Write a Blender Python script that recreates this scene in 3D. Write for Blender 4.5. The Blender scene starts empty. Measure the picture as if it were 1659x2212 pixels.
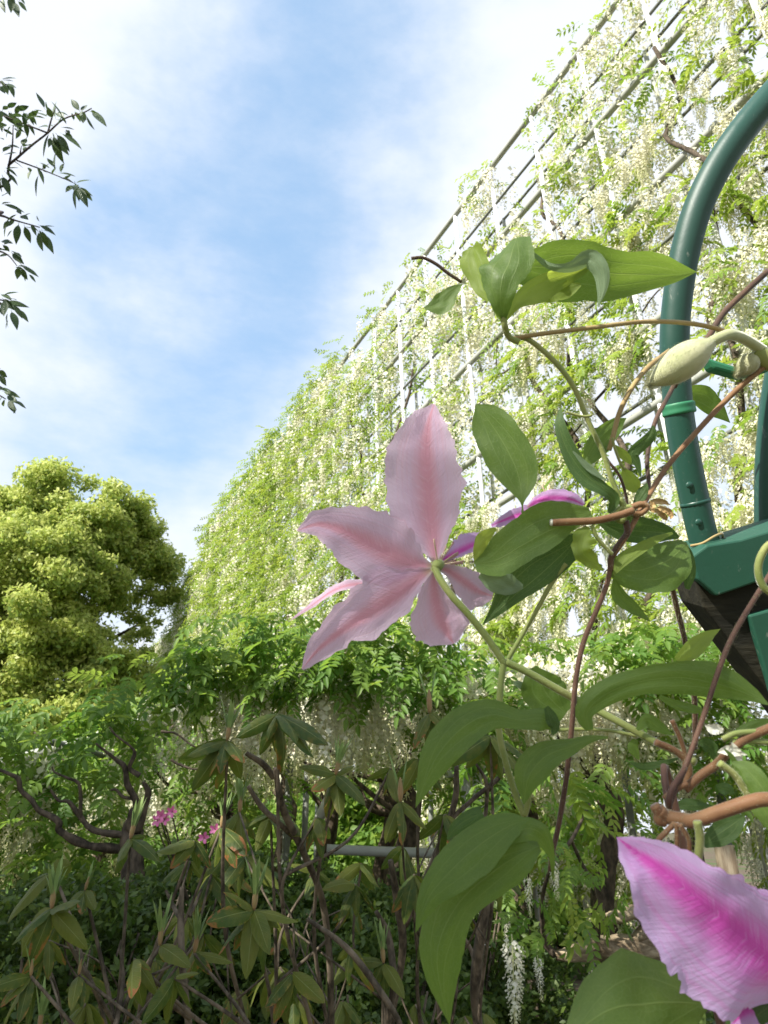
import bpy, math, random
import numpy as np
from mathutils import Vector, Matrix, noise as mnoise

R = math.radians
rng = np.random.default_rng(11)
random.seed(11)
scene = bpy.context.scene
C = scene.collection

# ------------------------------------------------------------------ camera
CAM = Vector((0.0, 0.0, 1.5))
PITCH = R(23.3)
FPX = 1593.0                                   # focal length in units of a 1659 x 2212 frame
cam_data = bpy.data.cameras.new('camera')
cam = bpy.data.objects.new('camera', cam_data)
C.objects.link(cam)
cam.location = CAM
cam.rotation_euler = (math.pi / 2 + PITCH, 0, 0)
cam_data.sensor_fit = 'VERTICAL'
cam_data.sensor_height = 4.72
cam_data.lens = 4.72 * FPX / 2212.0
cam_data.clip_start = 0.02
cam_data.clip_end = 2000
cam_data.dof.use_dof = True
cam_data.dof.focus_distance = 0.8
cam_data.dof.aperture_fstop = 2.8
scene.camera = cam

# ------------------------------------------------------------------ sky and sun
TO_SUN = Vector((-0.60, -0.50, 0.64)).normalized()
sun_el = math.asin(TO_SUN.z)
sun_az = math.atan2(TO_SUN.x, TO_SUN.y)
world = bpy.data.worlds.new('World')
scene.world = world
world.use_nodes = True
wn, wl_ = world.node_tree.nodes, world.node_tree.links
wn.clear()


def cam_dir(px, py):
    v = Vector(((px - 829.5), (1106 - py), -FPX)).normalized()
    return (Matrix.Rotation(math.pi / 2 + PITCH, 3, 'X') @ v).normalized()


SKY_STRENGTH = 0.15
out = wn.new('ShaderNodeOutputWorld')
bg = wn.new('ShaderNodeBackground')
bg.inputs['Strength'].default_value = SKY_STRENGTH
sky = wn.new('ShaderNodeTexSky')
sky.sky_type = 'NISHITA'
sky.sun_disc = False
sky.sun_elevation = sun_el
sky.sun_rotation = sun_az
sky.air_density = 1.3
sky.dust_density = 0.6
sky.ozone_density = 2.0
tc = wn.new('ShaderNodeTexCoord')
# clouds: long soft streets of cirrostratus, parallel bands across the whole sky broken by noise
band_n = cam_dir(790, -40).cross(cam_dir(330, 960)).normalized()


def wmath(op, a, b=None, c=None):
    n = wn.new('ShaderNodeMath')
    n.operation = op
    for i, v in enumerate((a, b, c)):
        if v is None:
            continue
        if isinstance(v, (int, float)):
            n.inputs[i].default_value = v
        else:
            wl_.new(v, n.inputs[i])
    return n.outputs[0]


dot = wn.new('ShaderNodeVectorMath')
dot.operation = 'DOT_PRODUCT'
wl_.new(tc.outputs['Generated'], dot.inputs[0])
dot.inputs[1].default_value = band_n


def wnoise(scale, detail, rough, vscale=(1, 1, 1), off=(0, 0, 0)):
    mp = wn.new('ShaderNodeMapping')
    mp.inputs['Scale'].default_value = vscale
    mp.inputs['Location'].default_value = off
    wl_.new(tc.outputs['Generated'], mp.inputs['Vector'])
    n = wn.new('ShaderNodeTexNoise')
    n.inputs['Scale'].default_value = scale
    n.inputs['Detail'].default_value = detail
    n.inputs['Roughness'].default_value = rough
    wl_.new(mp.outputs[0], n.inputs['Vector'])
    return n.outputs['Fac']


big = wnoise(3.2, 5, 0.55, (1, 1, 1), (3.1, 0.4, 1.7))
wisp = wnoise(5.0, 7, 0.62, (1, 1, 2.4), (0.3, 5.2, 2.2))
s_ = wmath('ADD', dot.outputs['Value'], wmath('MULTIPLY', wmath('SUBTRACT', big, 0.5), 0.42))
c_ = wmath('COSINE', wmath('MULTIPLY', s_, 2 * math.pi / 0.72))        # 1 in a blue lane, -1 in a cloud street
cl = wmath('ADD', wmath('MULTIPLY', c_, -0.62), wmath('MULTIPLY', wmath('SUBTRACT', wisp, 0.5), 1.1))
sepd = wn.new('ShaderNodeSeparateXYZ')
wl_.new(tc.outputs['Generated'], sepd.inputs[0])
low = wmath('MULTIPLY', wmath('MAXIMUM', wmath('SUBTRACT', 0.58, sepd.outputs[2]), 0.0), 1.5)     # thicker air towards the horizon
cl = wmath('ADD', wmath('ADD', cl, low), 0.10)
mr = wn.new('ShaderNodeMapRange')
mr.interpolation_type = 'SMOOTHSTEP'
mr.inputs['From Min'].default_value = -0.75
mr.inputs['From Max'].default_value = 0.42
mr.inputs['To Min'].default_value = 0.0
mr.inputs['To Max'].default_value = 0.97
wl_.new(cl, mr.inputs['Value'])
mixc = wn.new('ShaderNodeMix')
mixc.data_type = 'RGBA'
wl_.new(mr.outputs[0], mixc.inputs[0])
veil = wn.new('ShaderNodeMix')                   # thin high veil that pales the open blue
veil.data_type = 'RGBA'
veil.inputs[0].default_value = 0.62
wl_.new(sky.outputs[0], veil.inputs[6])
veil.inputs[7].default_value = (1.6, 2.5, 3.6, 1)
wl_.new(veil.outputs[2], mixc.inputs[6])
mixc.inputs[7].default_value = (3.55, 3.72, 4.05, 1)
wl_.new(mixc.outputs[2], bg.inputs['Color'])
wl_.new(bg.outputs[0], out.inputs['Surface'])

sun_data = bpy.data.lights.new('sun', 'SUN')
sun_data.energy = 5.0
sun_data.angle = R(0.55)
sun_data.color = (1.0, 0.95, 0.86)
sun = bpy.data.objects.new('sun', sun_data)
C.objects.link(sun)
sun.rotation_euler = (-TO_SUN).to_track_quat('-Z', 'Y').to_euler()
sun.location = TO_SUN * 40

scene.view_settings.view_transform = 'Standard'
scene.view_settings.look = 'None'
scene.view_settings.exposure = 0.92
scene.view_settings.gamma = 1.0
scene.render.engine = 'CYCLES'
scene.cycles.use_denoising = True
scene.cycles.max_bounces = 8
scene.cycles.transmission_bounces = 6
scene.cycles.diffuse_bounces = 4

# ------------------------------------------------------------------ pixel -> place
ZONES = {0: (0, 0, 1.0)}


def zone(k, x0, y0, s):
    ZONES[k] = (x0 / 1.47559, y0 / 1.47559, 1.0 / (s * 1.47559))


zone(1, 1200, 600, 1.3293); zone(2, 800, 1200, 1.8433); zone(3, 1400, 1500, 1.583); zone(4, 1200, 2200, 1.3293)
zone(5, 0, 2200, 1.2762); zone(6, 0, 1400, 1.5082); zone(7, 1500, 0, 1.75); zone(8, 0, 0, 1.58)
zone(11, 2000, 1100, 1.8438); zone(12, 1900, 2150, 1.9854); zone(13, 1300, 700, 1.659); zone(14, 1450, 1250, 2.0738)
zone(15, 500, 2200, 1.8433); zone(16, 0, 2300, 2.2943); zone(17, 900, 1950, 1.8433); zone(18, 1500, 2500, 2.37)
CROT = Matrix.Rotation(math.pi / 2 + PITCH, 3, 'X')
CINV = CROT.transposed()


def at(z, x, y, d):
    ox, oy, k = ZONES[z]
    px, py = ox + x * k, oy + y * k
    return CAM + CROT @ Vector(((px - 829.5) / FPX * d, (1106 - py) / FPX * d, -d))


def project(p):
    q = CINV @ (Vector(p) - CAM)
    if q.z > -0.05:
        return None
    return (829.5 + q.x / -q.z * FPX, 1106 - q.y / -q.z * FPX, -q.z)


def in_frame(p, m=0):
    q = project(p)
    return q is not None and -m < q[0] < 1659 + m and -m < q[1] < 2212 + m


# ------------------------------------------------------------------ materials
MATS = {}


class NB:
    """small node builder"""
    def __init__(self, name):
        self.m = bpy.data.materials.new(name)
        self.m.use_nodes = True
        self.t = self.m.node_tree
        self.t.nodes.clear()
        self.out = self.t.nodes.new('ShaderNodeOutputMaterial')
        MATS[name] = self.m

    def n(self, kind, **kw):
        nd = self.t.nodes.new(kind)
        for k, v in kw.items():
            setattr(nd, k, v)
        return nd

    def put(self, sock, v):
        if v is None:
            return
        if isinstance(v, bpy.types.NodeSocket):
            self.t.links.new(v, sock)
        else:
            sock.default_value = v

    def math(self, op, a, b=None, clamp=False):
        nd = self.n('ShaderNodeMath', operation=op, use_clamp=clamp)
        self.put(nd.inputs[0], a)
        self.put(nd.inputs[1], b)
        return nd.outputs[0]

    def step(self, v, a, b, lo=0.0, hi=1.0):
        nd = self.n('ShaderNodeMapRange', interpolation_type='SMOOTHSTEP')
        self.put(nd.inputs['Value'], v)
        nd.inputs['From Min'].default_value = a
        nd.inputs['From Max'].default_value = b
        nd.inputs['To Min'].default_value = lo
        nd.inputs['To Max'].default_value = hi
        return nd.outputs[0]

    def mix(self, f, a, b, blend='MIX'):
        nd = self.n('ShaderNodeMix', data_type='RGBA', blend_type=blend)
        self.put(nd.inputs[0], f)
        self.put(nd.inputs[6], a if isinstance(a, bpy.types.NodeSocket) else (*a, 1))
        self.put(nd.inputs[7], b if isinstance(b, bpy.types.NodeSocket) else (*b, 1))
        return nd.outputs[2]

    def noise(self, scale, detail=3, rough=0.55, vec=None):
        nd = self.n('ShaderNodeTexNoise')
        nd.inputs['Scale'].default_value = scale
        nd.inputs['Detail'].default_value = detail
        nd.inputs['Roughness'].default_value = rough
        self.put(nd.inputs['Vector'], vec)
        return nd.outputs['Fac']

    def obj(self):
        return self.n('ShaderNodeTexCoord').outputs['Object']

    def uv(self):
        nd = self.n('ShaderNodeUVMap')
        sp = self.n('ShaderNodeSeparateXYZ')
        self.t.links.new(nd.outputs[0], sp.inputs[0])
        return nd.outputs[0], sp.outputs[0], sp.outputs[1]

    def comb(self, x, y, z=0.0):
        nd = self.n('ShaderNodeCombineXYZ')
        for i, v in enumerate((x, y, z)):
            self.put(nd.inputs[i], v)
        return nd.outputs[0]

    def rand(self):
        """a value per leaf: the leaf's own attribute plus the object's random"""
        a = self.n('ShaderNodeAttribute', attribute_name='tint').outputs['Fac']
        o = self.n('ShaderNodeObjectInfo').outputs['Random']
        return self.math('FRACT', self.math('ADD', a, o))

    def bump(self, h, strength=0.3, dist=0.001):
        nd = self.n('ShaderNodeBump')
        nd.inputs['Strength'].default_value = strength
        nd.inputs['Distance'].default_value = dist
        self.put(nd.inputs['Height'], h)
        return nd.outputs[0]

    def solid(self, col, rough=0.6, metal=0.0, normal=None, spec=0.5):
        b = self.n('ShaderNodeBsdfPrincipled')
        self.put(b.inputs['Base Color'], col if isinstance(col, bpy.types.NodeSocket) else (*col, 1))
        self.put(b.inputs['Roughness'], rough)
        b.inputs['Metallic'].default_value = metal
        b.inputs['Specular IOR Level'].default_value = spec
        self.put(b.inputs['Normal'], normal)
        self.t.links.new(b.outputs[0], self.out.inputs['Surface'])
        return self.m

    def leaf(self, col, trans_col, fac=0.4, rough=0.5, normal=None, spec=0.4):
        b = self.n('ShaderNodeBsdfPrincipled')
        self.put(b.inputs['Base Color'], col)
        self.put(b.inputs['Roughness'], rough)
        b.inputs['Specular IOR Level'].default_value = spec
        self.put(b.inputs['Normal'], normal)
        t = self.n('ShaderNodeBsdfTranslucent')
        self.put(t.inputs['Color'], trans_col)
        self.put(t.inputs['Normal'], normal)
        mx = self.n('ShaderNodeMixShader')
        self.put(mx.inputs[0], fac)
        self.t.links.new(b.outputs[0], mx.inputs[1])
        self.t.links.new(t.outputs[0], mx.inputs[2])
        self.t.links.new(mx.outputs[0], self.out.inputs['Surface'])
        return self.m


def foliage_mat(name, a, b, ta, tb, fac=0.42, rough=0.5, spec=0.35):
    q = NB(name)
    r = q.rand()
    return q.leaf(q.mix(r, a, b), q.mix(r, ta, tb), fac, rough, spec=spec)


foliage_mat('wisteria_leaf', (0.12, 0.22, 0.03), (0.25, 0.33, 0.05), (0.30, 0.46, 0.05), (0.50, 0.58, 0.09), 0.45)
foliage_mat('wisteria_leaf_shade', (0.085, 0.18, 0.03), (0.17, 0.27, 0.045), (0.22, 0.42, 0.05), (0.42, 0.54, 0.08), 0.45)  # darker copy of the wisteria leaf, shade put into its colour
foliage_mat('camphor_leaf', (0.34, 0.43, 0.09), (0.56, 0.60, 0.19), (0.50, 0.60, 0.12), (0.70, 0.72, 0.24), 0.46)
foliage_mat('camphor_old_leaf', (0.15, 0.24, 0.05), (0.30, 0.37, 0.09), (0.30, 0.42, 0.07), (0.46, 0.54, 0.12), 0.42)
foliage_mat('azalea_leaf', (0.035, 0.07, 0.016), (0.10, 0.15, 0.03), (0.10, 0.2, 0.02), (0.25, 0.34, 0.05), 0.3)
foliage_mat('bush_leaf', (0.08, 0.17, 0.03), (0.20, 0.30, 0.05), (0.2, 0.38, 0.05), (0.42, 0.54, 0.09), 0.42)
foliage_mat('grass_blade', (0.04, 0.09, 0.02), (0.12, 0.17, 0.04), (0.1, 0.2, 0.03), (0.2, 0.3, 0.05), 0.3)


def m_raceme():
    q = NB('raceme')
    a = q.n('ShaderNodeAttribute', attribute_name='tip').outputs['Fac']
    r = q.rand()
    c = q.mix(a, q.mix(r, (0.82, 0.79, 0.60), (0.86, 0.84, 0.72)), (0.56, 0.58, 0.25))
    q.leaf(c, c, 0.35, 0.6, spec=0.2)


m_raceme()


def m_cherry():
    q = NB('cherry_leaf')
    vec, t, v = q.uv()
    a = q.math('ABSOLUTE', q.math('SUBTRACT', q.math('MULTIPLY', v, 2.0), 1.0))
    vein = q.math('PINGPONG', q.math('SUBTRACT', q.math('MULTIPLY', t, 9.0), q.math('MULTIPLY', a, 2.2)), 0.5)
    h = q.math('MULTIPLY', q.step(vein, 0.0, 0.18), 1.0)
    r = q.rand()
    c = q.mix(r, (0.035, 0.07, 0.028), (0.07, 0.115, 0.04))
    tcol = q.mix(r, (0.06, 0.13, 0.03), (0.16, 0.24, 0.05))
    q.leaf(c, tcol, 0.22, 0.42, q.bump(h, 0.5, 0.0015), 0.5)


m_cherry()


def m_clematis_leaf(name, dark, light, ta, tb, fac=0.32, rough=0.5, veincol=(0.22, 0.30, 0.09)):
    q = NB(name)
    vec, t, v = q.uv()
    a = q.math('ABSOLUTE', q.math('SUBTRACT', q.math('MULTIPLY', v, 2.0), 1.0))
    mid = q.step(a, 0.0, 0.035, 1.0, 0.0)
    arc = q.math('MULTIPLY', q.math('POWER', q.math('SINE', q.math('MULTIPLY', t, math.pi), True), 0.8), 0.48)
    sec = q.step(q.math('ABSOLUTE', q.math('SUBTRACT', a, arc)), 0.0, 0.03, 0.7, 0.0)
    vo = q.n('ShaderNodeTexVoronoi', feature='DISTANCE_TO_EDGE')
    vo.inputs['Scale'].default_value = 17.0
    oi = q.n('ShaderNodeObjectInfo').outputs['Random']
    q.put(vo.inputs['Vector'], q.comb(q.math('MULTIPLY', t, 1.5), v, q.math('MULTIPLY', oi, 7.0)))
    net = q.step(vo.outputs['Distance'], 0.0, 0.07, 0.42, 0.0)
    veins = q.math('MAXIMUM', q.math('MAXIMUM', mid, sec), net)
    nz = q.noise(5.0, 4, 0.6, q.comb(t, v, q.math('MULTIPLY', oi, 9.0)))
    fine = q.noise(90.0, 2, 0.6, vec)
    r = q.math('FRACT', q.math('ADD', nz, oi))
    base = q.mix(nz, dark, light)
    base = q.mix(q.math('MULTIPLY', q.math('SUBTRACT', fine, 0.35), 0.25, True), base, light)
    col = q.mix(q.math('MULTIPLY', veins, 0.52), base, veincol)
    blot = q.noise(13.0, 4, 0.7, q.comb(t, v, q.math('MULTIPLY', oi, 5.0)))
    col = q.mix(q.step(blot, 0.66, 0.76, 0.0, 0.55), col, (0.20, 0.16, 0.05))
    tr = q.mix(nz, ta, tb)
    tr = q.mix(q.math('MULTIPLY', veins, 0.35), tr, (0.5, 0.6, 0.2))
    h = q.math('ADD', q.math('MULTIPLY', veins, -1.0), q.math('MULTIPLY', fine, 0.4))
    q.leaf(col, tr, fac, rough, q.bump(h, 0.4, 0.0005), 0.35)


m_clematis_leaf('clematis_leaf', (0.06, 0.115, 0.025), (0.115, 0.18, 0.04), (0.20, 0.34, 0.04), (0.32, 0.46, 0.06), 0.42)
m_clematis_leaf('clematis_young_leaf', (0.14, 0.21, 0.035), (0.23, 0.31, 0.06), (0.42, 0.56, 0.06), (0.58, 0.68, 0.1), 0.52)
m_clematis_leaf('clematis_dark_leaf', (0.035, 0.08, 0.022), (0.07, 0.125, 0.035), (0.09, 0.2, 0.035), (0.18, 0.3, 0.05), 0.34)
m_clematis_leaf('clematis_pale_leaf', (0.17, 0.25, 0.14), (0.24, 0.33, 0.2), (0.2, 0.3, 0.1), (0.3, 0.42, 0.16), 0.3, 0.42, (0.28, 0.36, 0.22))


def m_petal(name, edge, body, bar, bar2, tr_edge, tr_bar, fac=0.4, width=0.44, relief=0.62):
    q = NB(name)
    vec, t, v = q.uv()
    a = q.math('ABSOLUTE', q.math('SUBTRACT', q.math('MULTIPLY', v, 2.0), 1.0))
    oi = q.n('ShaderNodeObjectInfo').outputs['Random']
    qd = q.math('SUBTRACT', t, q.math('MULTIPLY', a, 0.16))
    st = q.noise(1.0, 4, 0.65, q.comb(q.math('MULTIPLY', qd, 75.0), q.math('MULTIPLY', a, 2.6), q.math('MULTIPLY', oi, 20)))
    ln = q.noise(1.0, 3, 0.6, q.comb(q.math('MULTIPLY', t, 2.0), q.math('MULTIPLY', v, 34.0), q.math('MULTIPLY', oi, 20)))
    edge_n = q.math('MULTIPLY', q.math('SUBTRACT', st, 0.5), 0.35)
    wv = q.math('MULTIPLY', q.math('SUBTRACT', 1.25, t), width)
    rel = q.math('DIVIDE', q.math('ADD', a, q.math('MULTIPLY', edge_n, 0.35)), wv)
    barf = q.step(rel, 0.1, 1.5, 1.0, 0.0)
    core = q.math('MULTIPLY', q.step(rel, 0.0, 0.6, 1.0, 0.0), q.step(ln, 0.35, 0.65))
    base = q.mix(q.step(q.math('ADD', a, edge_n), 0.35, 0.95), body, edge)
    col = q.mix(barf, base, bar)
    col = q.mix(q.math('MULTIPLY', core, 0.6), col, bar2)
    col = q.mix(q.math('MULTIPLY', q.step(ln, 0.50, 0.62), 0.30), col, bar)
    col = q.mix(q.math('MULTIPLY', q.step(st, 0.52, 0.70), 0.35), col, tuple(min(1.0, x * 1.25) for x in edge))
    greenish = q.step(t, 0.0, 0.10, 0.75, 0.0)
    col = q.mix(greenish, col, (0.50, 0.47, 0.24))
    trc = q.mix(barf, tr_edge, tr_bar)
    h = q.math('ADD', q.math('MULTIPLY', st, 1.0), q.math('MULTIPLY', ln, 0.8))
    q.leaf(col, trc, fac, 0.55, q.bump(h, relief, 0.0012), 0.25)


m_petal('petal_back', (0.72, 0.57, 0.70), (0.68, 0.46, 0.62), (0.70, 0.36, 0.45), (0.64, 0.29, 0.39), (0.80, 0.56, 0.70), (0.78, 0.34, 0.44), 0.45)
m_petal('petal_front', (0.62, 0.44, 0.74), (0.60, 0.32, 0.66), (0.66, 0.10, 0.50), (0.50, 0.05, 0.36), (0.74, 0.48, 0.76), (0.76, 0.12, 0.5), 0.4, 0.5, 0.42)


def m_rhodo():
    q = NB('rhododendron_leaf')
    vec, t, v = q.uv()
    a = q.math('ABSOLUTE', q.math('SUBTRACT', q.math('MULTIPLY', v, 2.0), 1.0))
    oi = q.n('ShaderNodeObjectInfo').outputs['Random']
    o3 = q.math('MULTIPLY', oi, 31.0)
    uvw = q.comb(q.math('MULTIPLY', t, 2.6), v, o3)
    nz = q.noise(2.2, 4, 0.6, uvw)
    base = q.mix(q.step(oi, 0.1, 0.95), (0.032, 0.066, 0.011), (0.10, 0.12, 0.016))
    base = q.mix(q.step(nz, 0.35, 0.7, 0.0, 0.5), base, (0.14, 0.14, 0.02))
    sick = q.math('FRACT', q.math('MULTIPLY', oi, 7.31))
    ye = q.math('MULTIPLY', q.step(q.math('ADD', q.math('MULTIPLY', a, 0.5), nz), 0.92, 1.2), q.step(sick, 0.4, 0.9))
    base = q.mix(ye, base, (0.38, 0.29, 0.05))
    br = q.math('MULTIPLY', q.step(q.math('ADD', q.math('ADD', q.math('MULTIPLY', t, 0.5), q.math('MULTIPLY', a, 0.25)), nz), 1.02, 1.12), q.step(sick, 0.6, 0.85))
    base = q.mix(br, base, (0.25, 0.095, 0.03))
    vo = q.n('ShaderNodeTexVoronoi')
    vo.inputs['Scale'].default_value = 5.0
    q.put(vo.inputs['Vector'], uvw)
    spot = q.math('MULTIPLY', q.step(vo.outputs['Distance'], 0.10, 0.17, 1.0, 0.0), q.step(sick, 0.55, 0.8))
    base = q.mix(q.math('MULTIPLY', spot, 0.8), base, (0.13, 0.06, 0.03))
    mid = q.step(a, 0.0, 0.07, 0.85, 0.0)
    vein = q.math('PINGPONG', q.math('SUBTRACT', q.math('MULTIPLY', t, 9.0), q.math('MULTIPLY', a, 1.5)), 0.5)
    base = q.mix(mid, base, (0.22, 0.25, 0.08))
    h = q.math('ADD', q.math('MULTIPLY', mid, -1.0), q.step(vein, 0.0, 0.12, 0.0, 0.5))
    tr = q.mix(ye, (0.16, 0.24, 0.03), (0.45, 0.33, 0.05))
    q.leaf(base, tr, 0.26, 0.5, q.bump(h, 0.5, 0.0012), 0.28)


m_rhodo()


def m_stem(name, a, b, fuzz=0.0, rough=0.65, scale=260.0):
    q = NB(name)
    o = q.obj()
    nz = q.noise(scale * 0.12, 3, 0.6, o)
    fine = q.noise(scale, 2, 0.6, o)
    q.solid(q.mix(q.step(nz, 0.35, 0.65), a, b), rough, 0, q.bump(fine, 0.35, 0.0006), 0.3)
    if fuzz:
        bs = [n for n in q.t.nodes if n.type == 'BSDF_PRINCIPLED'][0]
        bs.inputs['Sheen Weight'].default_value = fuzz
        bs.inputs['Sheen Roughness'].default_value = 0.35


m_stem('stem_green', (0.20, 0.25, 0.07), (0.28, 0.30, 0.10), 0.4)
m_stem('stem_tan', (0.30, 0.20, 0.08), (0.36, 0.27, 0.12), 0.3)
m_stem('stem_rust', (0.17, 0.085, 0.04), (0.25, 0.14, 0.065), 0.3)
m_stem('stem_dark', (0.06, 0.035, 0.025), (0.12, 0.065, 0.04), 0.3)
m_stem('stem_mauve', (0.07, 0.035, 0.025), (0.16, 0.085, 0.055), 0.2)
m_stem('dry_tissue', (0.42, 0.27, 0.11), (0.55, 0.40, 0.2), 0.3)
m_stem('bud_skin', (0.36, 0.39, 0.20), (0.48, 0.48, 0.29), 1.0, 0.8)
m_stem('bud_scale', (0.26, 0.15, 0.07), (0.22, 0.19, 0.07), 0.2)
m_stem('shoot_leaf', (0.14, 0.22, 0.06), (0.22, 0.30, 0.09), 0.2)
m_stem('stamen', (0.62, 0.50, 0.34), (0.45, 0.18, 0.22), 0.0)
m_stem('pale_tissue', (0.6, 0.6, 0.5), (0.72, 0.72, 0.62), 0.5)
m_stem('azalea_pink', (0.62, 0.12, 0.32), (0.75, 0.25, 0.45), 0.2)


def m_bark(name, a, b, scale, stretch=(1, 1, 0.25), depth=0.01):
    q = NB(name)
    mp = q.n('ShaderNodeMapping')
    mp.inputs['Scale'].default_value = stretch
    q.put(mp.inputs['Vector'], q.obj())
    nz = q.noise(scale, 6, 0.65, mp.outputs[0])
    big_ = q.noise(scale * 0.18, 3, 0.5, q.obj())
    col = q.mix(q.step(nz, 0.35, 0.68), a, b)
    col = q.mix(q.step(big_, 0.5, 0.75, 0.0, 0.5), col, tuple(x * 1.7 for x in b))
    q.solid(col, 0.85, 0, q.bump(nz, 0.9, depth), 0.25)


m_bark('wisteria_bark', (0.035, 0.028, 0.02), (0.13, 0.10, 0.07), 28, (1, 1, 0.5), 0.012)
m_bark('wisteria_old_wood', (0.12, 0.085, 0.05), (0.42, 0.34, 0.23), 22, (0.35, 1, 1), 0.02)
m_bark('rhodo_bark', (0.04, 0.032, 0.022), (0.15, 0.12, 0.085), 60, (1, 1, 0.4), 0.003)
m_bark('tree_bark', (0.045, 0.035, 0.028), (0.13, 0.105, 0.08), 7, (1, 1, 0.3), 0.03)
m_bark('cherry_bark', (0.05, 0.04, 0.04), (0.13, 0.105, 0.10), 18, (1, 1, 2.0), 0.006)
m_bark('timber', (0.012, 0.012, 0.008), (0.035, 0.032, 0.02), 60, (0.2, 1, 1), 0.003)
m_bark('post_wood', (0.28, 0.2, 0.13), (0.5, 0.4, 0.28), 40, (1, 1, 0.15), 0.004)


def m_paint(name, col, rough=0.35, wear=None, dirt=0.5):
    q = NB(name)
    o = q.obj()
    nz = q.noise(9.0, 5, 0.6, o)
    fine = q.noise(120.0, 3, 0.6, o)
    c = q.mix(q.step(nz, 0.35, 0.75, 0.0, dirt), col, tuple(x * 0.72 for x in col))
    if wear:
        c = q.mix(q.step(fine, 0.68, 0.75), c, wear)
    mp = q.n('ShaderNodeMapping')
    mp.inputs['Scale'].default_value = (1.0, 1.0, 0.12)
    q.put(mp.inputs['Vector'], o)
    scr = q.noise(160.0, 4, 0.7, mp.outputs[0])
    c = q.mix(q.step(scr, 0.62, 0.72, 0.0, 0.35), c, (0.30, 0.31, 0.27))
    q.solid(c, q.step(nz, 0.3, 0.7, rough, rough + 0.25), 0, q.bump(fine, 0.2, 0.0008), 0.5)


m_paint('green_pipe', (0.016, 0.070, 0.050), 0.25, (0.03, 0.09, 0.07))
m_paint('green_metal', (0.012, 0.075, 0.045), 0.5, (0.03, 0.10, 0.07))
m_paint('green_plastic', (0.03, 0.20, 0.095), 0.4)
m_paint('grey_pipe', (0.36, 0.37, 0.33), 0.45, (0.25, 0.25, 0.21))
m_paint('dark_rail', (0.15, 0.16, 0.14), 0.5, (0.25, 0.24, 0.2))
m_paint('white_pipe', (0.74, 0.75, 0.76), 0.35, (0.6, 0.58, 0.54))


def m_ground():
    q = NB('soil_ground')
    o = q.obj()
    a = q.noise(0.35, 5, 0.6, o)
    b = q.noise(14.0, 5, 0.65, o)
    c = q.mix(q.step(b, 0.3, 0.7), (0.075, 0.055, 0.035), (0.16, 0.125, 0.085))
    c = q.mix(q.step(a, 0.48, 0.62), c, q.mix(b, (0.04, 0.075, 0.02), (0.10, 0.14, 0.04)))
    q.solid(c, 0.9, 0, q.bump(b, 0.8, 0.03), 0.2)


m_ground()


# ------------------------------------------------------------------ mesh helpers
def make_mesh(name, verts, faces, mats, midx=None, uv=None, attrs=None, smooth=True):
    """verts (n,3) array; faces (m,3|4) array or a list of lists"""
    me = bpy.data.meshes.new(name)
    verts = np.asarray(verts, dtype=np.float32)
    if isinstance(faces, np.ndarray):
        k = faces.shape[1]
        me.vertices.add(len(verts))
        me.vertices.foreach_set('co', verts.ravel())
        me.loops.add(faces.size)
        me.loops.foreach_set('vertex_index', faces.astype(np.int32).ravel())
        me.polygons.add(len(faces))
        me.polygons.foreach_set('loop_start', np.arange(0, faces.size, k, dtype=np.int32))
        me.polygons.foreach_set('loop_total', np.full(len(faces), k, dtype=np.int32))
        lv = faces.ravel()
    else:
        me.from_pydata([tuple(map(float, v)) for v in verts], [], faces)
        lv = np.array([i for f in faces for i in f], dtype=np.int64)
    for m in mats if isinstance(mats, (list, tuple)) else [mats]:
        me.materials.append(MATS[m])
    if midx is not None:
        me.polygons.foreach_set('material_index', np.asarray(midx, dtype=np.int32))
    if uv is not None:
        ul = me.uv_layers.new(name='UVMap')
        ul.data.foreach_set('uv', np.asarray(uv, dtype=np.float32)[lv].ravel())
    for k_, v_ in (attrs or {}).items():
        at_ = me.attributes.new(k_, 'FLOAT', 'POINT')
        at_.data.foreach_set('value', np.asarray(v_, dtype=np.float32))
    me.update(calc_edges=True)
    if smooth:
        me.polygons.foreach_set('use_smooth', np.ones(len(me.polygons), dtype=bool))
    return me


def link(name, me, parent=None, mw=None):
    o = bpy.data.objects.new(name, me)
    C.objects.link(o)
    if parent is not None:
        o.parent = parent
        o.matrix_parent_inverse = parent.matrix_basis.inverted()
    if mw is not None:
        o.matrix_basis = mw
    return o


def thing(name, label, cat, loc=(0, 0, 0), group=None):
    o = bpy.data.objects.new(name, None)
    C.objects.link(o)
    o.location = loc
    o.empty_display_size = 0.1
    o['label'] = label
    o['category'] = cat
    if group:
        o['group'] = group
    return o


def tag(o, label, cat, group=None):
    o['label'] = label
    o['category'] = cat
    if group:
        o['group'] = group
    return o


def catmull(pts, n):
    """n points along a smooth curve through pts (any dimension)"""
    P = np.asarray([tuple(p) if not np.isscalar(p) else (p,) for p in pts], dtype=float)
    if len(P) == 1:
        return np.repeat(P, n, 0)
    P = np.vstack([2 * P[0] - P[1], P, 2 * P[-1] - P[-2]])
    m = len(P) - 3
    out_ = []
    for u in np.linspace(0, m, n):
        i = min(int(u), m - 1)
        f = u - i
        a, b, c, d = P[i:i + 4]
        out_.append(0.5 * ((2 * b) + (c - a) * f + (2 * a - 5 * b + 4 * c - d) * f * f + (3 * b - a - 3 * c + d) * f ** 3))
    return np.array(out_)


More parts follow.
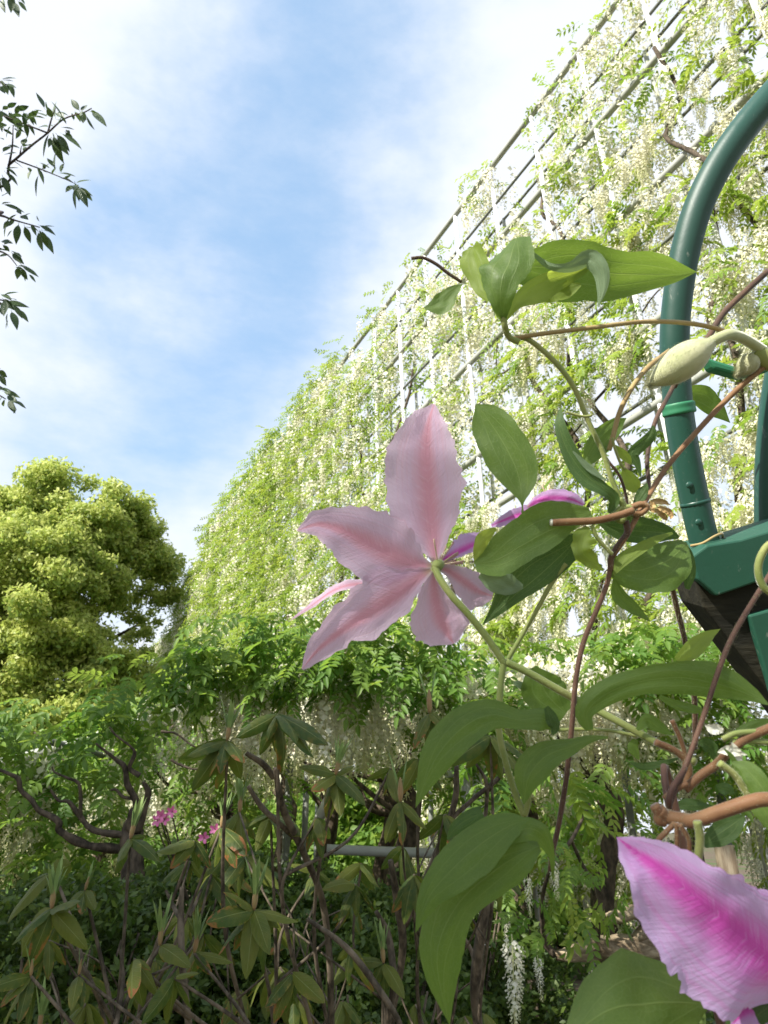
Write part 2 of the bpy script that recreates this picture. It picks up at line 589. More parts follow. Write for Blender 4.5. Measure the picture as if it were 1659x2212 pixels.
def tube_arrays(pts, radii, sides=7, seg=None, knob=0.0, cap=True, seed=0):
    n = seg or max(2, (len(pts) - 1) * 4 + 1)
    P = catmull(pts, n)
    rad = catmull(radii if hasattr(radii, '__len__') else [radii, radii], n)[:, 0]
    T = np.gradient(P, axis=0)
    T /= np.linalg.norm(T, axis=1)[:, None] + 1e-12
    up = np.array([0, 0, 1.0]) if abs(T[0][2]) < 0.9 else np.array([1.0, 0, 0])
    u = np.cross(T[0], up)
    u /= np.linalg.norm(u)
    V, F = [], []
    for i in range(n):
        u = u - T[i] * u.dot(T[i])
        u /= np.linalg.norm(u)
        w = np.cross(T[i], u)
        for k in range(sides):
            a = 2 * math.pi * k / sides
            r = rad[i]
            if knob:
                r *= 1 + knob * mnoise.noise(Vector((P[i][0] * 9 + math.cos(a) * 1.6 + seed, P[i][1] * 9 + math.sin(a) * 1.6, P[i][2] * 9)))
            V.append(P[i] + (u * math.cos(a) + w * math.sin(a)) * r)
    for i in range(n - 1):
        for k in range(sides):
            k2 = (k + 1) % sides
            F.append([i * sides + k, i * sides + k2, (i + 1) * sides + k2, (i + 1) * sides + k])
    if cap:
        F.append(list(range(sides))[::-1])
        F.append([(n - 1) * sides + k for k in range(sides)])
    return V, F


def tube(name, pts, radii, mat, parent=None, **kw):
    V, F = tube_arrays(pts, radii, **kw)
    return link(name, make_mesh(name, V, F, mat), parent)


def tubes(name, specs, mat, parent=None, **kw):
    V, F = [], []
    for pts, radii in specs:
        v, f = tube_arrays(pts, radii, **kw)
        b = len(V)
        V += list(v)
        F += [[i + b for i in q] for q in f]
    return link(name, make_mesh(name, V, F, mat), parent)


def blade_mesh(z, mid, depth, hl, hr, roll=0.0, cup=0.0, ripple=0.0, waves=5.0, ragged=0.0, mat='clematis_leaf', nu=18, nv=8, seed=0):
    """a leaf or petal: a curved sheet on a midrib with its own half widths to either side, bent, cupped and rippled"""
    k = ZONES[z][2]
    ds = depth if hasattr(depth, '__len__') else [depth] * len(mid)
    P3 = [at(z, x, y, d) for (x, y), d in zip(mid, ds)]
    P = catmull(P3, nu + 1)
    D = catmull(ds, nu + 1)[:, 0]
    HL = np.maximum(catmull(hl, nu + 1)[:, 0], 0.0)
    HR = np.maximum(catmull(hr, nu + 1)[:, 0], 0.0)
    RO = catmull(roll if hasattr(roll, '__len__') else [roll, roll], nu + 1)[:, 0]
    T = np.gradient(P, axis=0)
    T /= np.linalg.norm(T, axis=1)[:, None] + 1e-12
    V, UV = [], []
    rs = np.random.default_rng(seed + 77)
    ph = rs.uniform(0, 6.28, 4)
    for i in range(nu + 1):
        t = i / nu
        view = P[i] - np.array(CAM)
        view /= np.linalg.norm(view)
        S0 = np.cross(T[i], view)
        S0 /= np.linalg.norm(S0) + 1e-9
        N = np.cross(S0, T[i])
        if N.dot(view) > 0:
            N = -N
        ro = R(RO[i])
        S = S0 * math.cos(ro) + N * math.sin(ro)
        NN = N * math.cos(ro) - S0 * math.sin(ro)
        mpp = k * D[i] / FPX / max(0.35, math.cos(ro))
        for j in range(-nv, nv + 1):
            v = j / nv
            hw = (HR[i] if v > 0 else HL[i]) * mpp
            if ragged and abs(v) > 0.6:
                hw *= 1 + ragged * (abs(v) - 0.6) / 0.4 * (mnoise.noise(Vector((t * 19, (1 if v > 0 else -1) * 4.0, seed * 1.7))) * 1.3 + 0.6 * mnoise.noise(Vector((t * 61, (1 if v > 0 else -1) * 4.0, seed * 2.7))))
            av = abs(v)
            lift = cup * av ** 1.6 * hw + ripple * hw * av ** 2 * math.sin(waves * 2 * math.pi * t + ph[1 if v > 0 else 2])
            lift += 0.16 * hw * mnoise.noise(Vector((t * 4.2 + seed, v * 1.5, seed * 0.7))) + 0.035 * hw * mnoise.noise(Vector((t * 13 + seed, v * 4.5, seed * 0.3)))
            p = P[i] + S * (v * hw) + NN * lift
            V.append(p)
            UV.append((t, v * 0.5 + 0.5))
    w = 2 * nv + 1
    F = [[i * w + j, i * w + j + 1, (i + 1) * w + j + 1, (i + 1) * w + j] for i in range(nu) for j in range(2 * nv)]
    return make_mesh('blade', V, np.array(F), mat, uv=UV)


def blade(name, parent, *a, **kw):
    return link(name, blade_mesh(*a, **kw), parent)


def rot_from(x_dir, up=(0, 0, 1), roll=0.0):
    """3x3 rotation whose local +X follows x_dir and local +Z stays as near to 'up' as it can"""
    x = np.asarray(x_dir, float)
    x = x / (np.linalg.norm(x) + 1e-12)
    y = np.cross(up, x)
    if np.linalg.norm(y) < 1e-5:
        y = np.cross((0.0, 1.0, 0.0), x)
    y /= np.linalg.norm(y)
    z = np.cross(x, y)
    if roll:
        y, z = y * math.cos(roll) + z * math.sin(roll), z * math.cos(roll) - y * math.sin(roll)
    return np.stack([x, y, z], 1)


def scatter_mesh(name, temps, ti, Rm, S, P, tint, mats):
    """one joined mesh from templates placed many times"""
    V, F, TI, TP, MI, base = [], [], [], [], [], 0
    ti = np.asarray(ti)
    for k, T in enumerate(temps):
        sel = np.where(ti == k)[0]
        if not len(sel):
            continue
        v = np.einsum('nij,vj->nvi', Rm[sel], T['v']) * S[sel][:, None, None] + P[sel][:, None, :]
        nv = len(T['v'])
        f = T['f'][None] + (base + np.arange(len(sel)) * nv)[:, None, None]
        V.append(v.reshape(-1, 3))
        F.append(f.reshape(-1, 3))
        TI.append(np.repeat(tint[sel], nv))
        TP.append(np.tile(T.get('tip', np.zeros(nv)), len(sel)))
        MI.append(np.tile(T.get('m', np.zeros(len(T['f']), int)), len(sel)))
        base += nv * len(sel)
    return make_mesh(name, np.concatenate(V), np.concatenate(F), mats, np.concatenate(MI),
                     attrs={'tint': np.concatenate(TI), 'tip': np.concatenate(TP)}, smooth=False)


def mat4(Rm, s, p):
    m = Matrix([[*(Rm[i] * s), p[i]] for i in range(3)] + [[0, 0, 0, 1]])
    return m


# ------------------------------------------------------------------ plant templates
def leaflet(base, d, n, L, W, droop, simple=False):
    """six points, four triangles, folded along the midrib"""
    d = d / np.linalg.norm(d)
    s = np.cross(n, d)
    s /= np.linalg.norm(s)
    n = np.cross(d, s)
    f = 0.22
    pts = [base,
           base + d * L * .32 + s * W * .46 + n * W * f,
           base + d * L * .66 + s * W * .38 + n * (W * f * .8 - droop * L * .25),
           base + d * L - n * droop * L,
           base + d * L * .66 - s * W * .38 + n * (W * f * .8 - droop * L * .25),
           base + d * L * .32 - s * W * .46 + n * W * f]
    if simple:
        return np.array([pts[0], (pts[1] + pts[2]) / 2, pts[3], (pts[4] + pts[5]) / 2]), np.array([[0, 1, 2], [0, 2, 3]])
    return np.array(pts), np.array([[0, 1, 2], [0, 2, 3], [0, 3, 4], [0, 4, 5]])


def wisteria_leaf(seed, pairs=5, low=False):
    r = np.random.default_rng(seed)
    V, F, b = [], [], 0
    L = 0.20
    curve = r.uniform(0.25, 0.6)

    def rach(t):
        return np.array([L * t * (1 - 0.12 * curve * t), 0.012 * math.sin(3 * t + seed), -L * curve * t * t])

    def add(v, f):
        nonlocal b
        V.append(v)
        F.append(f + b)
        b += len(v)
    prev = rach(0)
    for i in range(1, 5):
        q = rach(i / 4)
        s = np.array([0, 0.0013, 0])
        add(np.array([prev - s, prev + s, q + s, q - s]), np.array([[0, 1, 2], [0, 2, 3]]))
        prev = q
    for i in range(pairs):
        t = 0.26 + 0.68 * i / (pairs - 1)
        for sd in (-1, 1):
            d = np.array([0.45 + 0.3 * t, sd * r.uniform(0.75, 1.0), r.uniform(-0.5, 0.05) - 0.35 * curve * t])
            n = np.array([0.2, sd * -0.25, 1.0]) + r.normal(0, 0.16, 3)
            ln = r.uniform(0.052, 0.068) * (1 - 0.25 * abs(t - .6))
            add(*leaflet(rach(t), d, n, ln, 0.026 if not low else .034, r.uniform(0.05, 0.28), low))
    add(*leaflet(rach(1), np.array([1, 0, -0.5 - curve]), np.array([0.4, 0, 1.0]), 0.065, 0.027, 0.15, low))
    v = np.concatenate(V)
    f = np.concatenate(F)
    return {'v': v, 'f': f}


def raceme(seed, florets=58, low=False):
    """unit-length hanging flower cluster along -Z"""
    r = np.random.default_rng(seed + 500)
    V, F, TP, b = [], [], [], 0
    bend = r.uniform(-0.05, 0.05, 2)

    def ax(t):
        return np.array([bend[0] * t * t, bend[1] * t * t, -t])
    if not low:
        for i in range(4):
            a, c = ax(i / 4), ax((i + 1) / 4)
            s = np.array([0.006, 0.004, 0])
            V.append(np.array([a - s, a + s, c + s, c - s]))
            F.append(np.array([[0, 1, 2], [0, 2, 3]]) + b)
            TP.append(np.full(4, 0.8))
            b += 4
    for i in range(florets):
        t = 0.08 + 0.92 * ((i + r.uniform(0, 1)) / florets)
        a = i * 2.4 + r.uniform(-.5, .5)
        size = (0.070 - 0.042 * t ** 1.6) * r.uniform(0.75, 1.25) * (1.7 if low else 1.0)
        rad = 0.115 * (1 - 0.72 * t ** 1.3) * r.uniform(0.75, 1.1)
        o = np.array([math.cos(a), math.sin(a), 0])
        s = np.array([-o[1], o[0], 0])
        c = ax(t) + o * rad
        up = np.array([0, 0, 1.0])
        # banner: a rounded upright petal; keel: a darker lip that points out and down
        bn = [c - up * size * .25, c + s * size * .55 + up * size * .15, c + up * size * .62 - o * size * .25, c - s * size * .55 + up * size * .15]
        V.append(np.array(bn))
        F.append(np.array([[0, 1, 2], [0, 2, 3]]) + b)
        TP.append(np.full(4, min(1, max(0, (t - .62) * 2.2))))
        b += 4
        if not low:
            kl = [c - up * size * .2 - o * size * .2, c + o * size * .62 - up * size * .45 + s * size * .22, c + o * size * .5 - up * size * .75, c + o * size * .62 - up * size * .45 - s * size * .22]
            V.append(np.array(kl))
            F.append(np.array([[0, 1, 2], [0, 2, 3]]) + b)
            TP.append(np.full(4, min(1, max(0.12, (t - .55) * 2.2))))
            b += 4
    return {'v': np.concatenate(V), 'f': np.concatenate(F), 'tip': np.concatenate(TP)}


WL = [wisteria_leaf(i, 6) for i in range(4)]
WLL = [wisteria_leaf(i + 20, 4, True) for i in range(3)]
WR = [raceme(i, 66) for i in range(4)]
WRL = [raceme(i + 20, 22, True) for i in range(3)]


def tmpl_mesh(name, T, mat):
    return make_mesh(name, T['v'], T['f'], mat, attrs={'tint': np.zeros(len(T['v'])), 'tip': T.get('tip', np.zeros(len(T['v'])))}, smooth=False)


ME_WL = [tmpl_mesh('wisteria_leaf', T, 'wisteria_leaf') for T in WL]
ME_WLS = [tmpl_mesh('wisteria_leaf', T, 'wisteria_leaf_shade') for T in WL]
ME_WR = [tmpl_mesh('raceme', T, 'raceme') for T in WR]


def place_wisteria(vine, leaves, racs, leaf_meshes, leaf_mat, near_dist=9.0, maxn=300):
    """the leaves and flower clusters that show largest become parts, the rest two joined parts"""
    for kind, items, meshes, hi, lo, mat in (('leaf', leaves, leaf_meshes, WL, WLL, leaf_mat), ('raceme', racs, ME_WR, WR, WRL, 'raceme')):
        def key(it):
            return (0 if in_frame(it[0], -10) else 1, (Vector(it[0]) - CAM).length)
        items = sorted(items, key=key)
        for n_, (p, Rm, s) in enumerate(items[:maxn]):
            link(kind, meshes[n_ % 4], vine, mat4(Rm, s, p))
        rest = items[maxn:]
        if not rest:
            continue
        P = np.array([i[0] for i in rest])
        Rm = np.array([i[1] for i in rest])
        S = np.array([i[2] for i in rest])
        d = np.linalg.norm(P - np.array(CAM), axis=1)
        k = rng.integers(0, 3, len(rest)) + np.where(d < near_dist, 0, 4)
        k = np.where(d < near_dist, rng.integers(0, 4, len(rest)), k)
        me = scatter_mesh(kind + '_mass', hi + lo, k, Rm, S, P, rng.uniform(0, 1, len(rest)), mat)
        o = link('foliage' if kind == 'leaf' else 'blossom', me, vine)
        o['kind'] = 'stuff'


# ------------------------------------------------------------------ ground
gs = 400.0
gn = 80
gx = np.sign(np.linspace(-1, 1, gn)) * np.abs(np.linspace(-1, 1, gn)) ** 2.6 * gs
GX, GY = np.meshgrid(gx, gx, indexing='ij')
GZ = np.array([[mnoise.noise(Vector((x * 0.3, y * 0.3, 0))) * 0.05 if abs(x) < 30 and abs(y) < 30 else 0.0 for y in gx] for x in gx])
gv = np.stack([GX, GY, GZ - 0.03], -1).reshape(-1, 3)
gf = np.array([[i * gn + j, (i + 1) * gn + j, (i + 1) * gn + j + 1, i * gn + j + 1] for i in range(gn - 1) for j in range(gn - 1)])
ground = link('ground', make_mesh('ground', gv, gf, 'soil_ground'))
ground['kind'] = 'structure'

# ------------------------------------------------------------------ tall pipe trellis and its wisteria
WD = np.array([-0.443, 0.8965, 0.0])            # along the screen, away from the camera
WN = np.array([0.8965, 0.443, 0.0])             # away from the path
WDIST = 5.0
BACK = 0.55


def wall(s, h, o=0.0):
    """s metres along, h metres above the camera's height, o behind the front plane"""
    p = WN * (WDIST + o) + WD * (s + 0.06 * h)
    return np.array([p[0], p[1], CAM.z + h])


RAILS = [(9.05, 1), (8.3, 0), (7.62, 1), (6.85, 0), (6.1, 1), (5.35, 0), (4.58, 1), (3.72, 1), (3.0, 0), (1.76, 1), (0.6, 1)]
S0, S1 = 0.6, 31.0
trellis = thing('pipe_trellis', 'tall grey pipe trellis of rails and white posts behind the white wisteria', 'trellis', tuple(wall(S0, -1.5)))


def top_at(s):
    return 9.05 if s < 22.5 else 9.05 - (s - 22.5) * 0.30


for h, thick in RAILS:
    e = S1 if h < 7.2 else (26.5 if h < 8.6 else 23.5)
    pts = [wall(S0 - 1 + (e - S0 + 1) * i / 6, h, 0.0) for i in range(7)]
    tube('rail', pts, 0.042 if thick else 0.02, 'grey_pipe' if thick else 'dark_rail', trellis, sides=8, seg=8)
    if not thick:
        continue
    pts = [wall(S0 - 1 + (e - S0 + 1) * i / 6, h - 0.32, BACK) for i in range(7)]
    tube('rail', pts, 0.022, 'dark_rail', trellis, sides=6, seg=8)
s = S0 + 0.4
while s < S1:
    tube('post', [wall(s, -1.55), wall(s, top_at(s) + 0.02)], 0.032, 'white_pipe', trellis, sides=8, seg=3)
    if s < 24:
        tube('post', [wall(s + 0.5, -1.55, BACK), wall(s + 0.5, top_at(s) - 0.3, BACK)], 0.028, 'grey_pipe', trellis, sides=6, seg=3)
    s += 1.0 if s < 12 else 1.5

wvine = thing('wisteria_vine', 'white flowering wisteria covering the tall pipe trellis', 'wisteria', tuple(wall(4.0, -1.5, -0.2)))


def vnoise(x, y, s_=0.0):
    return mnoise.noise(Vector((x, y, s_))) * 0.5 + 0.5


leaves, racs = [], []
for h, thick in RAILS + [(0.0, 0), (2.4, 0)]:
    for off0 in (0.0, BACK):
        s = S0
        while s < S1:
            dens = vnoise(s * 1.15, h * 1.15, 3.3 + off0)
            near = s < 9
            step = 0.085 if near else (0.10 if s < 17 else 0.15)
            if off0 > 0:
                step *= 2.3
            s += step * rng.uniform(0.6, 1.4)
            green = min(1.0, max(0.0, (s - 7) / 6.0)) * min(1, max(0, (25.5 - s) / 4))
            if h > top_at(s) + 0.1:
                continue
            if dens < (0.40 if near else 0.31) - 0.1 * green:
                continue
            fl = vnoise(s * 0.9 + 40, h * 0.5, 8.1)
            # leaves spring around the rail, flower clusters hang below
            nl = rng.poisson(((4.4 if near else 4.4) + 2.2 * green - 1.6 * (fl > 0.5)) * (0.85 if near and h > 5.2 else 1.0))
            for _ in range(int(nl)):
                up = rng.uniform(-0.42, 0.16) if h < 9 else rng.uniform(-0.3, 0.42)
                p = wall(s + rng.normal(0, 0.12), h + up, off0 - (rng.uniform(0.0, 0.30) if h < 5.5 or s > 10 else rng.uniform(-0.30, 0.16)))
                yaw = rng.normal(0, 0.95)
                dv = -WN * math.cos(yaw) + WD * math.sin(yaw)
                dv = dv + np.array([0, 0, rng.uniform(-0.9, 0.35)])
                leaves.append((p, rot_from(dv, roll=rng.normal(0, 0.4)), rng.uniform(0.95, 1.5) * (1.0 if s < 15 else 1.3)))
            nr = rng.poisson((2.8 if fl > 0.40 else 0.9) * (1.0 - 0.42 * green) * (1.0 if s < 18 else 1.5))
            for _ in range(int(nr)):
                p = wall(s + rng.normal(0, 0.16), h + rng.uniform(-0.22, 0.02), off0 - (rng.uniform(0.05, 0.32) if h < 5.5 or s > 10 else rng.uniform(-0.30, 0.16)))
                a = rng.uniform(0, 6.28)
                tilt = rng.normal(0, 0.05, 2)
                Rm = np.array(Matrix.Rotation(a, 3, 'Z') @ Matrix.Rotation(tilt[0], 3, 'X') @ Matrix.Rotation(tilt[1], 3, 'Y'))
                racs.append((p, Rm, rng.uniform(0.28, 0.66) * (1.0 if s < 12 else 1.25)))
place_wisteria(wvine, leaves, racs, ME_WL, 'wisteria_leaf', 9.5)
for k in range(13):
    s0 = [2.2, 3.4, 4.7, 5.9, 7.3, 8.8, 10.5, 12.5, 14.6, 16.8, 19.0, 21.5, 25.0][k]
    r_ = random.Random(k)
    pts, h = [], -1.5
    s = s0
    top = r_.uniform(5.0, 8.6)
    while h < top:
        pts.append(wall(s, h, -0.06 + r_.uniform(-0.07, 0.2)))
        h += r_.uniform(0.35, 0.7)
        s += r_.uniform(-0.28, 0.28)
    tube('stem', pts, [0.05 * 0.93 ** i + 0.008 for i in range(len(pts))], 'wisteria_bark', wvine, sides=6, knob=0.25, seed=k)
    for j in range(3):
        i = r_.randrange(3, len(pts) - 1)
        q = [pts[i]]
        for m in range(5):
            q.append(q[-1] + WD * r_.uniform(-0.1, 0.5) * (1 if j % 2 else -1) + np.array([0, 0, r_.uniform(-0.12, 0.3)]) - WN * r_.uniform(-.04, .05))
        tube('stem', q, [0.018, 0.014, 0.011, 0.009, 0.007, 0.005], 'wisteria_bark', wvine, sides=5, knob=0.2, seed=k + j)

# ------------------------------------------------------------------ low arbour with its wisteria
AX0, AX1, AY0, AY1 = -5.6, 2.3, 4.6, 9.0


def AZ(x):
    """the arbour steps down gently towards its far left end"""
    u = min(1.0, max(0.0, (x + 2.5) / 1.9))
    return 1.83 + 0.6 * u * u * (3 - 2 * u)


arbour = thing('low_arbour', 'low white pipe arbour under the shaded wisteria canopy', 'arbour', (AX0, AY0, 0))
for y in (AY0 + 0.2, 6.2, 7.6, AY1):
    x1 = min(AX1, (WDIST - 0.443 * y) / 0.8965 - 0.35)
    tube('beam', [(x, y, AZ(x)) for x in np.linspace(AX0, x1, 9)], 0.03, 'grey_pipe', arbour, sides=8, seg=20)
    for x in ((AX0 + 0.2, x1 - 0.25) if y < 5 else (AX0 + 0.2, -3.1, -0.75, x1 - 0.25)):
        tube('post', [(x, y, -0.05), (x, y, AZ(x) - 0.028)], 0.03, 'dark_rail', arbour, sides=8, seg=3)
for x in (-4.8, -3.4, -2.0, -0.6, 0.8):
    tube('purlin', [(x, AY0, AZ(x) + 0.052), (x, AY1 + 0.1, AZ(x) + 0.052)], 0.022, 'dark_rail', arbour, sides=7, seg=3)
tube('brace', [at(15, 1170, 250, 5.0), at(15, 1110, 430, 5.0), at(15, 930, 800, 5.1)], 0.034, 'white_pipe', arbour, sides=10, seg=6)
tube('handrail', [at(15, 1000, 935, 4.5), at(15, 1380, 950, 4.5), at(15, 1900, 965, 4.6)], 0.03, 'grey_pipe', arbour, sides=10, seg=6)
tube('handrail', [at(3, -100, 1548, 4.6), at(3, 60, 1530, 4.6), at(3, 280, 1495, 4.6), at(3, 700, 1440, 4.7)], 0.021, 'white_pipe', arbour, sides=8, seg=6)
for zx in (130, 190):
    a_ = at(3, zx, 1520, 4.6)
    tube('post', [(a_.x, a_.y, -0.05), (a_.x, a_.y, a_.z)], 0.03, 'white_pipe', arbour, sides=8, seg=3)

avine = thing('wisteria_vine', 'gnarled wisteria with twisting dark branches under the low arbour canopy', 'wisteria', (at(16, 960, 900, 4.6).x, at(16, 960, 900, 4.6).y, 0))
leaves, racs = [], []
for _ in range(5200):
    y = AY0 - 0.4 + (AY1 - AY0 + 0.4) * rng.uniform(0, 1) ** 1.8
    x1 = min(AX1, (WDIST - 0.443 * y) / 0.8965 - 0.3)
    x = rng.uniform(AX0, x1)
    if vnoise(x * 1.3, y * 1.3, 5.0) < 0.43:
        continue
    front = max(0.0, 1 - (y - AY0 + 0.4) / 0.9)
    z = AZ(x) + 0.06 + rng.uniform(-0.12, 0.34) * (0.25 + vnoise(x * 0.9, y * 0.9, 9) * 1.0) - (rng.uniform(0, 0.75) if vnoise(x * 1.7, y * 1.7, 6.6) > 0.6 else 0.0) - front * rng.uniform(0, 0.25)
    yaw = rng.uniform(-math.pi, math.pi) if rng.uniform() < 0.5 else rng.normal(-math.pi / 2, 0.7)
    dv = np.array([math.cos(yaw), math.sin(yaw), rng.uniform(-0.8, 0.3)])
    leaves.append((np.array([x, y, z]), rot_from(dv, roll=rng.normal(0, 0.35)), rng.uniform(0.85, 1.35)))
for _ in range(1350):
    y = AY0 - 0.25 + (AY1 - AY0) * rng.uniform(0, 1) ** 1.5
    x1 = min(AX1, (WDIST - 0.443 * y) / 0.8965 - 0.3)
    x = rng.uniform(AX0, x1)
    if vnoise(x * 0.9 + 7, y * 0.9, 1.0) < 0.38:
        continue
    a = rng.uniform(0, 6.28)
    tl = rng.normal(0, 0.035, 2)
    Rm = np.array(Matrix.Rotation(a, 3, 'Z') @ Matrix.Rotation(tl[0], 3, 'X') @ Matrix.Rotation(tl[1], 3, 'Y'))
    racs.append((np.array([x, y, AZ(x) + rng.uniform(-0.12, 0.06)]), Rm, rng.uniform(0.35, 0.68)))
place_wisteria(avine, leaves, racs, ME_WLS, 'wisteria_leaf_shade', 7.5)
g = 3.6
root = at(16, 960, 900, g)
base_ = Vector((root.x + 0.05, root.y, -0.05))


def z16(*p, dd=0.0):
    return [at(16, x, y, g + dd * i) for i, (x, y) in enumerate(p)]


tube('trunk', [base_, (base_ + root) / 2 + Vector((0.06, 0, 0)), root, *z16((985, 760), (1000, 640))], [0.075, 0.06, 0.055, 0.045, 0.035], 'wisteria_bark', avine, sides=9, knob=0.4)
for pts, r0 in ((z16((950, 950), (850, 930), (620, 900), (440, 800), (425, 730), (290, 650), (220, 570), (150, 500), (130, 420), (60, 380), (-60, 330)), 0.034),
                (z16((960, 850), (890, 830), (680, 790), (570, 680), (500, 590), (430, 580), (370, 500)), 0.029),
                (z16((585, 700), (590, 560), (570, 450), (490, 410), (400, 370), (380, 330)), 0.017),
                (z16((985, 800), (1035, 700), (1075, 560), (1080, 500), (1045, 440)), 0.038),
                (z16((1000, 660), (990, 560), (930, 450), (910, 330), (850, 280), (760, 210), (700, 160)), 0.027),
                (z16((990, 570), (900, 550), (850, 500), (810, 500)), 0.02),
                (z16((1020, 400), (945, 340), (985, 240), (960, 190), (850, 100), (800, 40)), 0.018),
                (z16((1250, 280), (1300, 310), (1420, 350), (1500, 330)), 0.012),
                (z16((1180, 70), (1290, 90), (1400, 170), (1500, 210)), 0.012)):
    tube('branch', pts, list(np.linspace(r0 * 0.62, r0 * 0.22, len(pts))), 'wisteria_bark', avine, sides=8, knob=0.7, seg=len(pts) * 7, seed=len(pts))
# two more gnarled stems that carry the middle of the canopy
midv = thing('wisteria_vine', 'thick wisteria stems rising behind the rhododendron into the arbour canopy', 'wisteria', (-0.9, 5.4, 0))
for k, (px, dd_) in enumerate(((500, 5.4), (868, 5.2), (830, 6.3), (705, 6.6), (1290, 5.0), (620, 7.2), (1120, 6.6), (250, 6.8))):
    a_ = at(0, px, 1620, dd_)
    pts = [Vector((a_.x + 0.1, a_.y, -0.05)), Vector((a_.x - 0.08, a_.y + 0.05, 0.9)), Vector((a_.x + 0.07, a_.y, 1.6)), Vector((a_.x, a_.y, 1.85)), Vector((a_.x + 0.12, a_.y, AZ(a_.x) + 0.05))]
    tube('trunk', pts, [0.085, 0.07, 0.06, 0.055, 0.04], 'wisteria_bark', midv, sides=9, knob=0.45, seed=k * 3)
    r_ = random.Random(k + 40)
    for j in range(4):
        q = [Vector(pts[2 + j % 2])]
        for m in range(5):
            q.append(q[-1] + Vector((r_.uniform(0.06, 0.26) * (1 if j % 2 else -1), r_.uniform(-0.12, 0.1), r_.uniform(-0.02, 0.26))))
        tube('branch', q, [0.026, 0.02, 0.016, 0.013, 0.01, 0.007], 'wisteria_bark', midv, sides=6, knob=0.4, seed=k + j)

# ------------------------------------------------------------------ low wisteria with the old horizontal trunk
LD = 3.0
lv = thing('wisteria_vine', 'low wisteria spray with two hanging white racemes and an old horizontal trunk', 'wisteria', (at(18, 1300, 1240, LD + 0.3).x, at(18, 1300, 1240, LD + 0.3).y, 0))
gt = LD + 0.35
lt = [at(18, 1700, 1180, gt), at(18, 1400, 1230, gt), at(18, 1250, 1230, gt), at(18, 1100, 1235, gt), at(18, 950, 1240, gt), at(18, 780, 1270, gt), at(18, 640, 1290, gt)]
tube('trunk', lt, [0.055, 0.052, 0.055, 0.05, 0.052, 0.035, 0.02], 'wisteria_old_wood', lv, sides=12, seg=34, knob=0.5)
pq = lt[0]
tube('trunk', [Vector((pq.x + 0.25, pq.y, -0.05)), Vector((pq.x + 0.22, pq.y, 0.5)), Vector((pq.x + 0.1, pq.y, pq.z - 0.1)), pq], [0.1, 0.085, 0.07, 0.055], 'wisteria_old_wood', lv, sides=12, seg=20, knob=0.4)
tube('branch', [at(18, 1250, 1180, gt), at(18, 1330, 1060, gt), at(18, 1255, 965, gt), at(18, 1130, 995, gt), at(18, 1030, 1015, gt)], [0.03, 0.03, 0.033, 0.028, 0.02], 'wisteria_old_wood', lv, sides=10, seg=22, knob=0.5)
tube('branch', [at(18, 640, 1290, gt), at(18, 560, 1180, gt), at(18, 540, 900, gt - 0.1), at(18, 600, 650, gt - 0.2), at(18, 760, 420, gt - 0.3), at(18, 900, 150, gt)], [0.018, 0.013, 0.010, 0.009, 0.008, 0.006], 'wisteria_bark', lv, sides=6, knob=0.3)
tube('branch', [at(18, 780, 1270, gt), at(18, 960, 1180, gt), at(18, 930, 800, gt - 0.2), at(18, 820, 560, gt - 0.2), at(18, 760, 420, gt - 0.3)], [0.016, 0.011, 0.009, 0.008, 0.006], 'wisteria_bark', lv, sides=6, knob=0.3)
spec_leaves = [((690, 760), (840, 1130)), ((490, 870), (660, 1060)), ((545, 1000), (640, 1230)), ((520, 1130), (530, 1380)), ((800, 960), (985, 1390)), ((440, 940), (330, 1210)), ((860, 900), (1090, 1170)),
               ((830, 760), (1010, 760)), ((780, 600), (700, 780)), ((560, 1100), (390, 1290)), ((300, 780), (270, 940)), ((760, 1040), (800, 1330)), ((820, 560), (1000, 640)), ((700, 420), (560, 560)),
               ((700, 640), (920, 780)), ((500, 760), (360, 900)), ((880, 300), (1080, 330)), ((740, 300), (640, 180)), ((660, 470), (760, 560)), ((380, 1000), (240, 1060)), ((900, 150), (1050, 220)), ((840, 100), (700, 110))]
lleaf, lrac = [], []
for i, (a_, b_) in enumerate(spec_leaves):
    d0 = LD + 0.12 * math.sin(i * 2.3) - 0.1
    A, B = at(18, *a_, d0), at(18, *b_, d0 - 0.05 + 0.1 * math.sin(i * 1.3))
    v = B - A
    lleaf.append((np.array(A), rot_from(np.array(v.normalized()) + np.array([0, -0.15, 0.25]), up=(0, -0.75, 0.6), roll=rng.normal(0, 0.3)), v.length / 0.235))
for i in range(60):
    q = at(18, rng.uniform(200, 1250), rng.uniform(-250, 900), LD + rng.uniform(0.2, 1.0))
    dv = np.array([rng.normal(0, 0.8), rng.normal(-0.4, 0.4), rng.uniform(-1.0, 0.1)])
    lleaf.append((np.array(q), rot_from(dv, roll=rng.normal(0, .3)), rng.uniform(0.8, 1.2)))
for (x, y, L, d0) in ((310, 1130, 640, 2.75), (330, 1180, 560, 2.8), (505, 1290, 300, 2.85), (430, 690, 280, 2.8), (620, 560, 290, 3.0), (640, 640, 200, 3.1), (270, 1010, 200, 2.9), (905, 1390, 160, 3.2)):
    A = at(18, x, y, d0)
    lrac.append((np.array(A), np.array(Matrix.Rotation(x, 3, 'Z')), L * ZONES[18][2] * d0 / FPX))
for n_, (p, Rm, s_) in enumerate(lleaf):
    link('leaf', ME_WLS[n_ % 4] if n_ % 3 else ME_WL[n_ % 4], lv, mat4(Rm, s_, p))
for n_, (p, Rm, s_) in enumerate(lrac):
    link('raceme', ME_WR[n_ % 4], lv, mat4(Rm, s_, p))

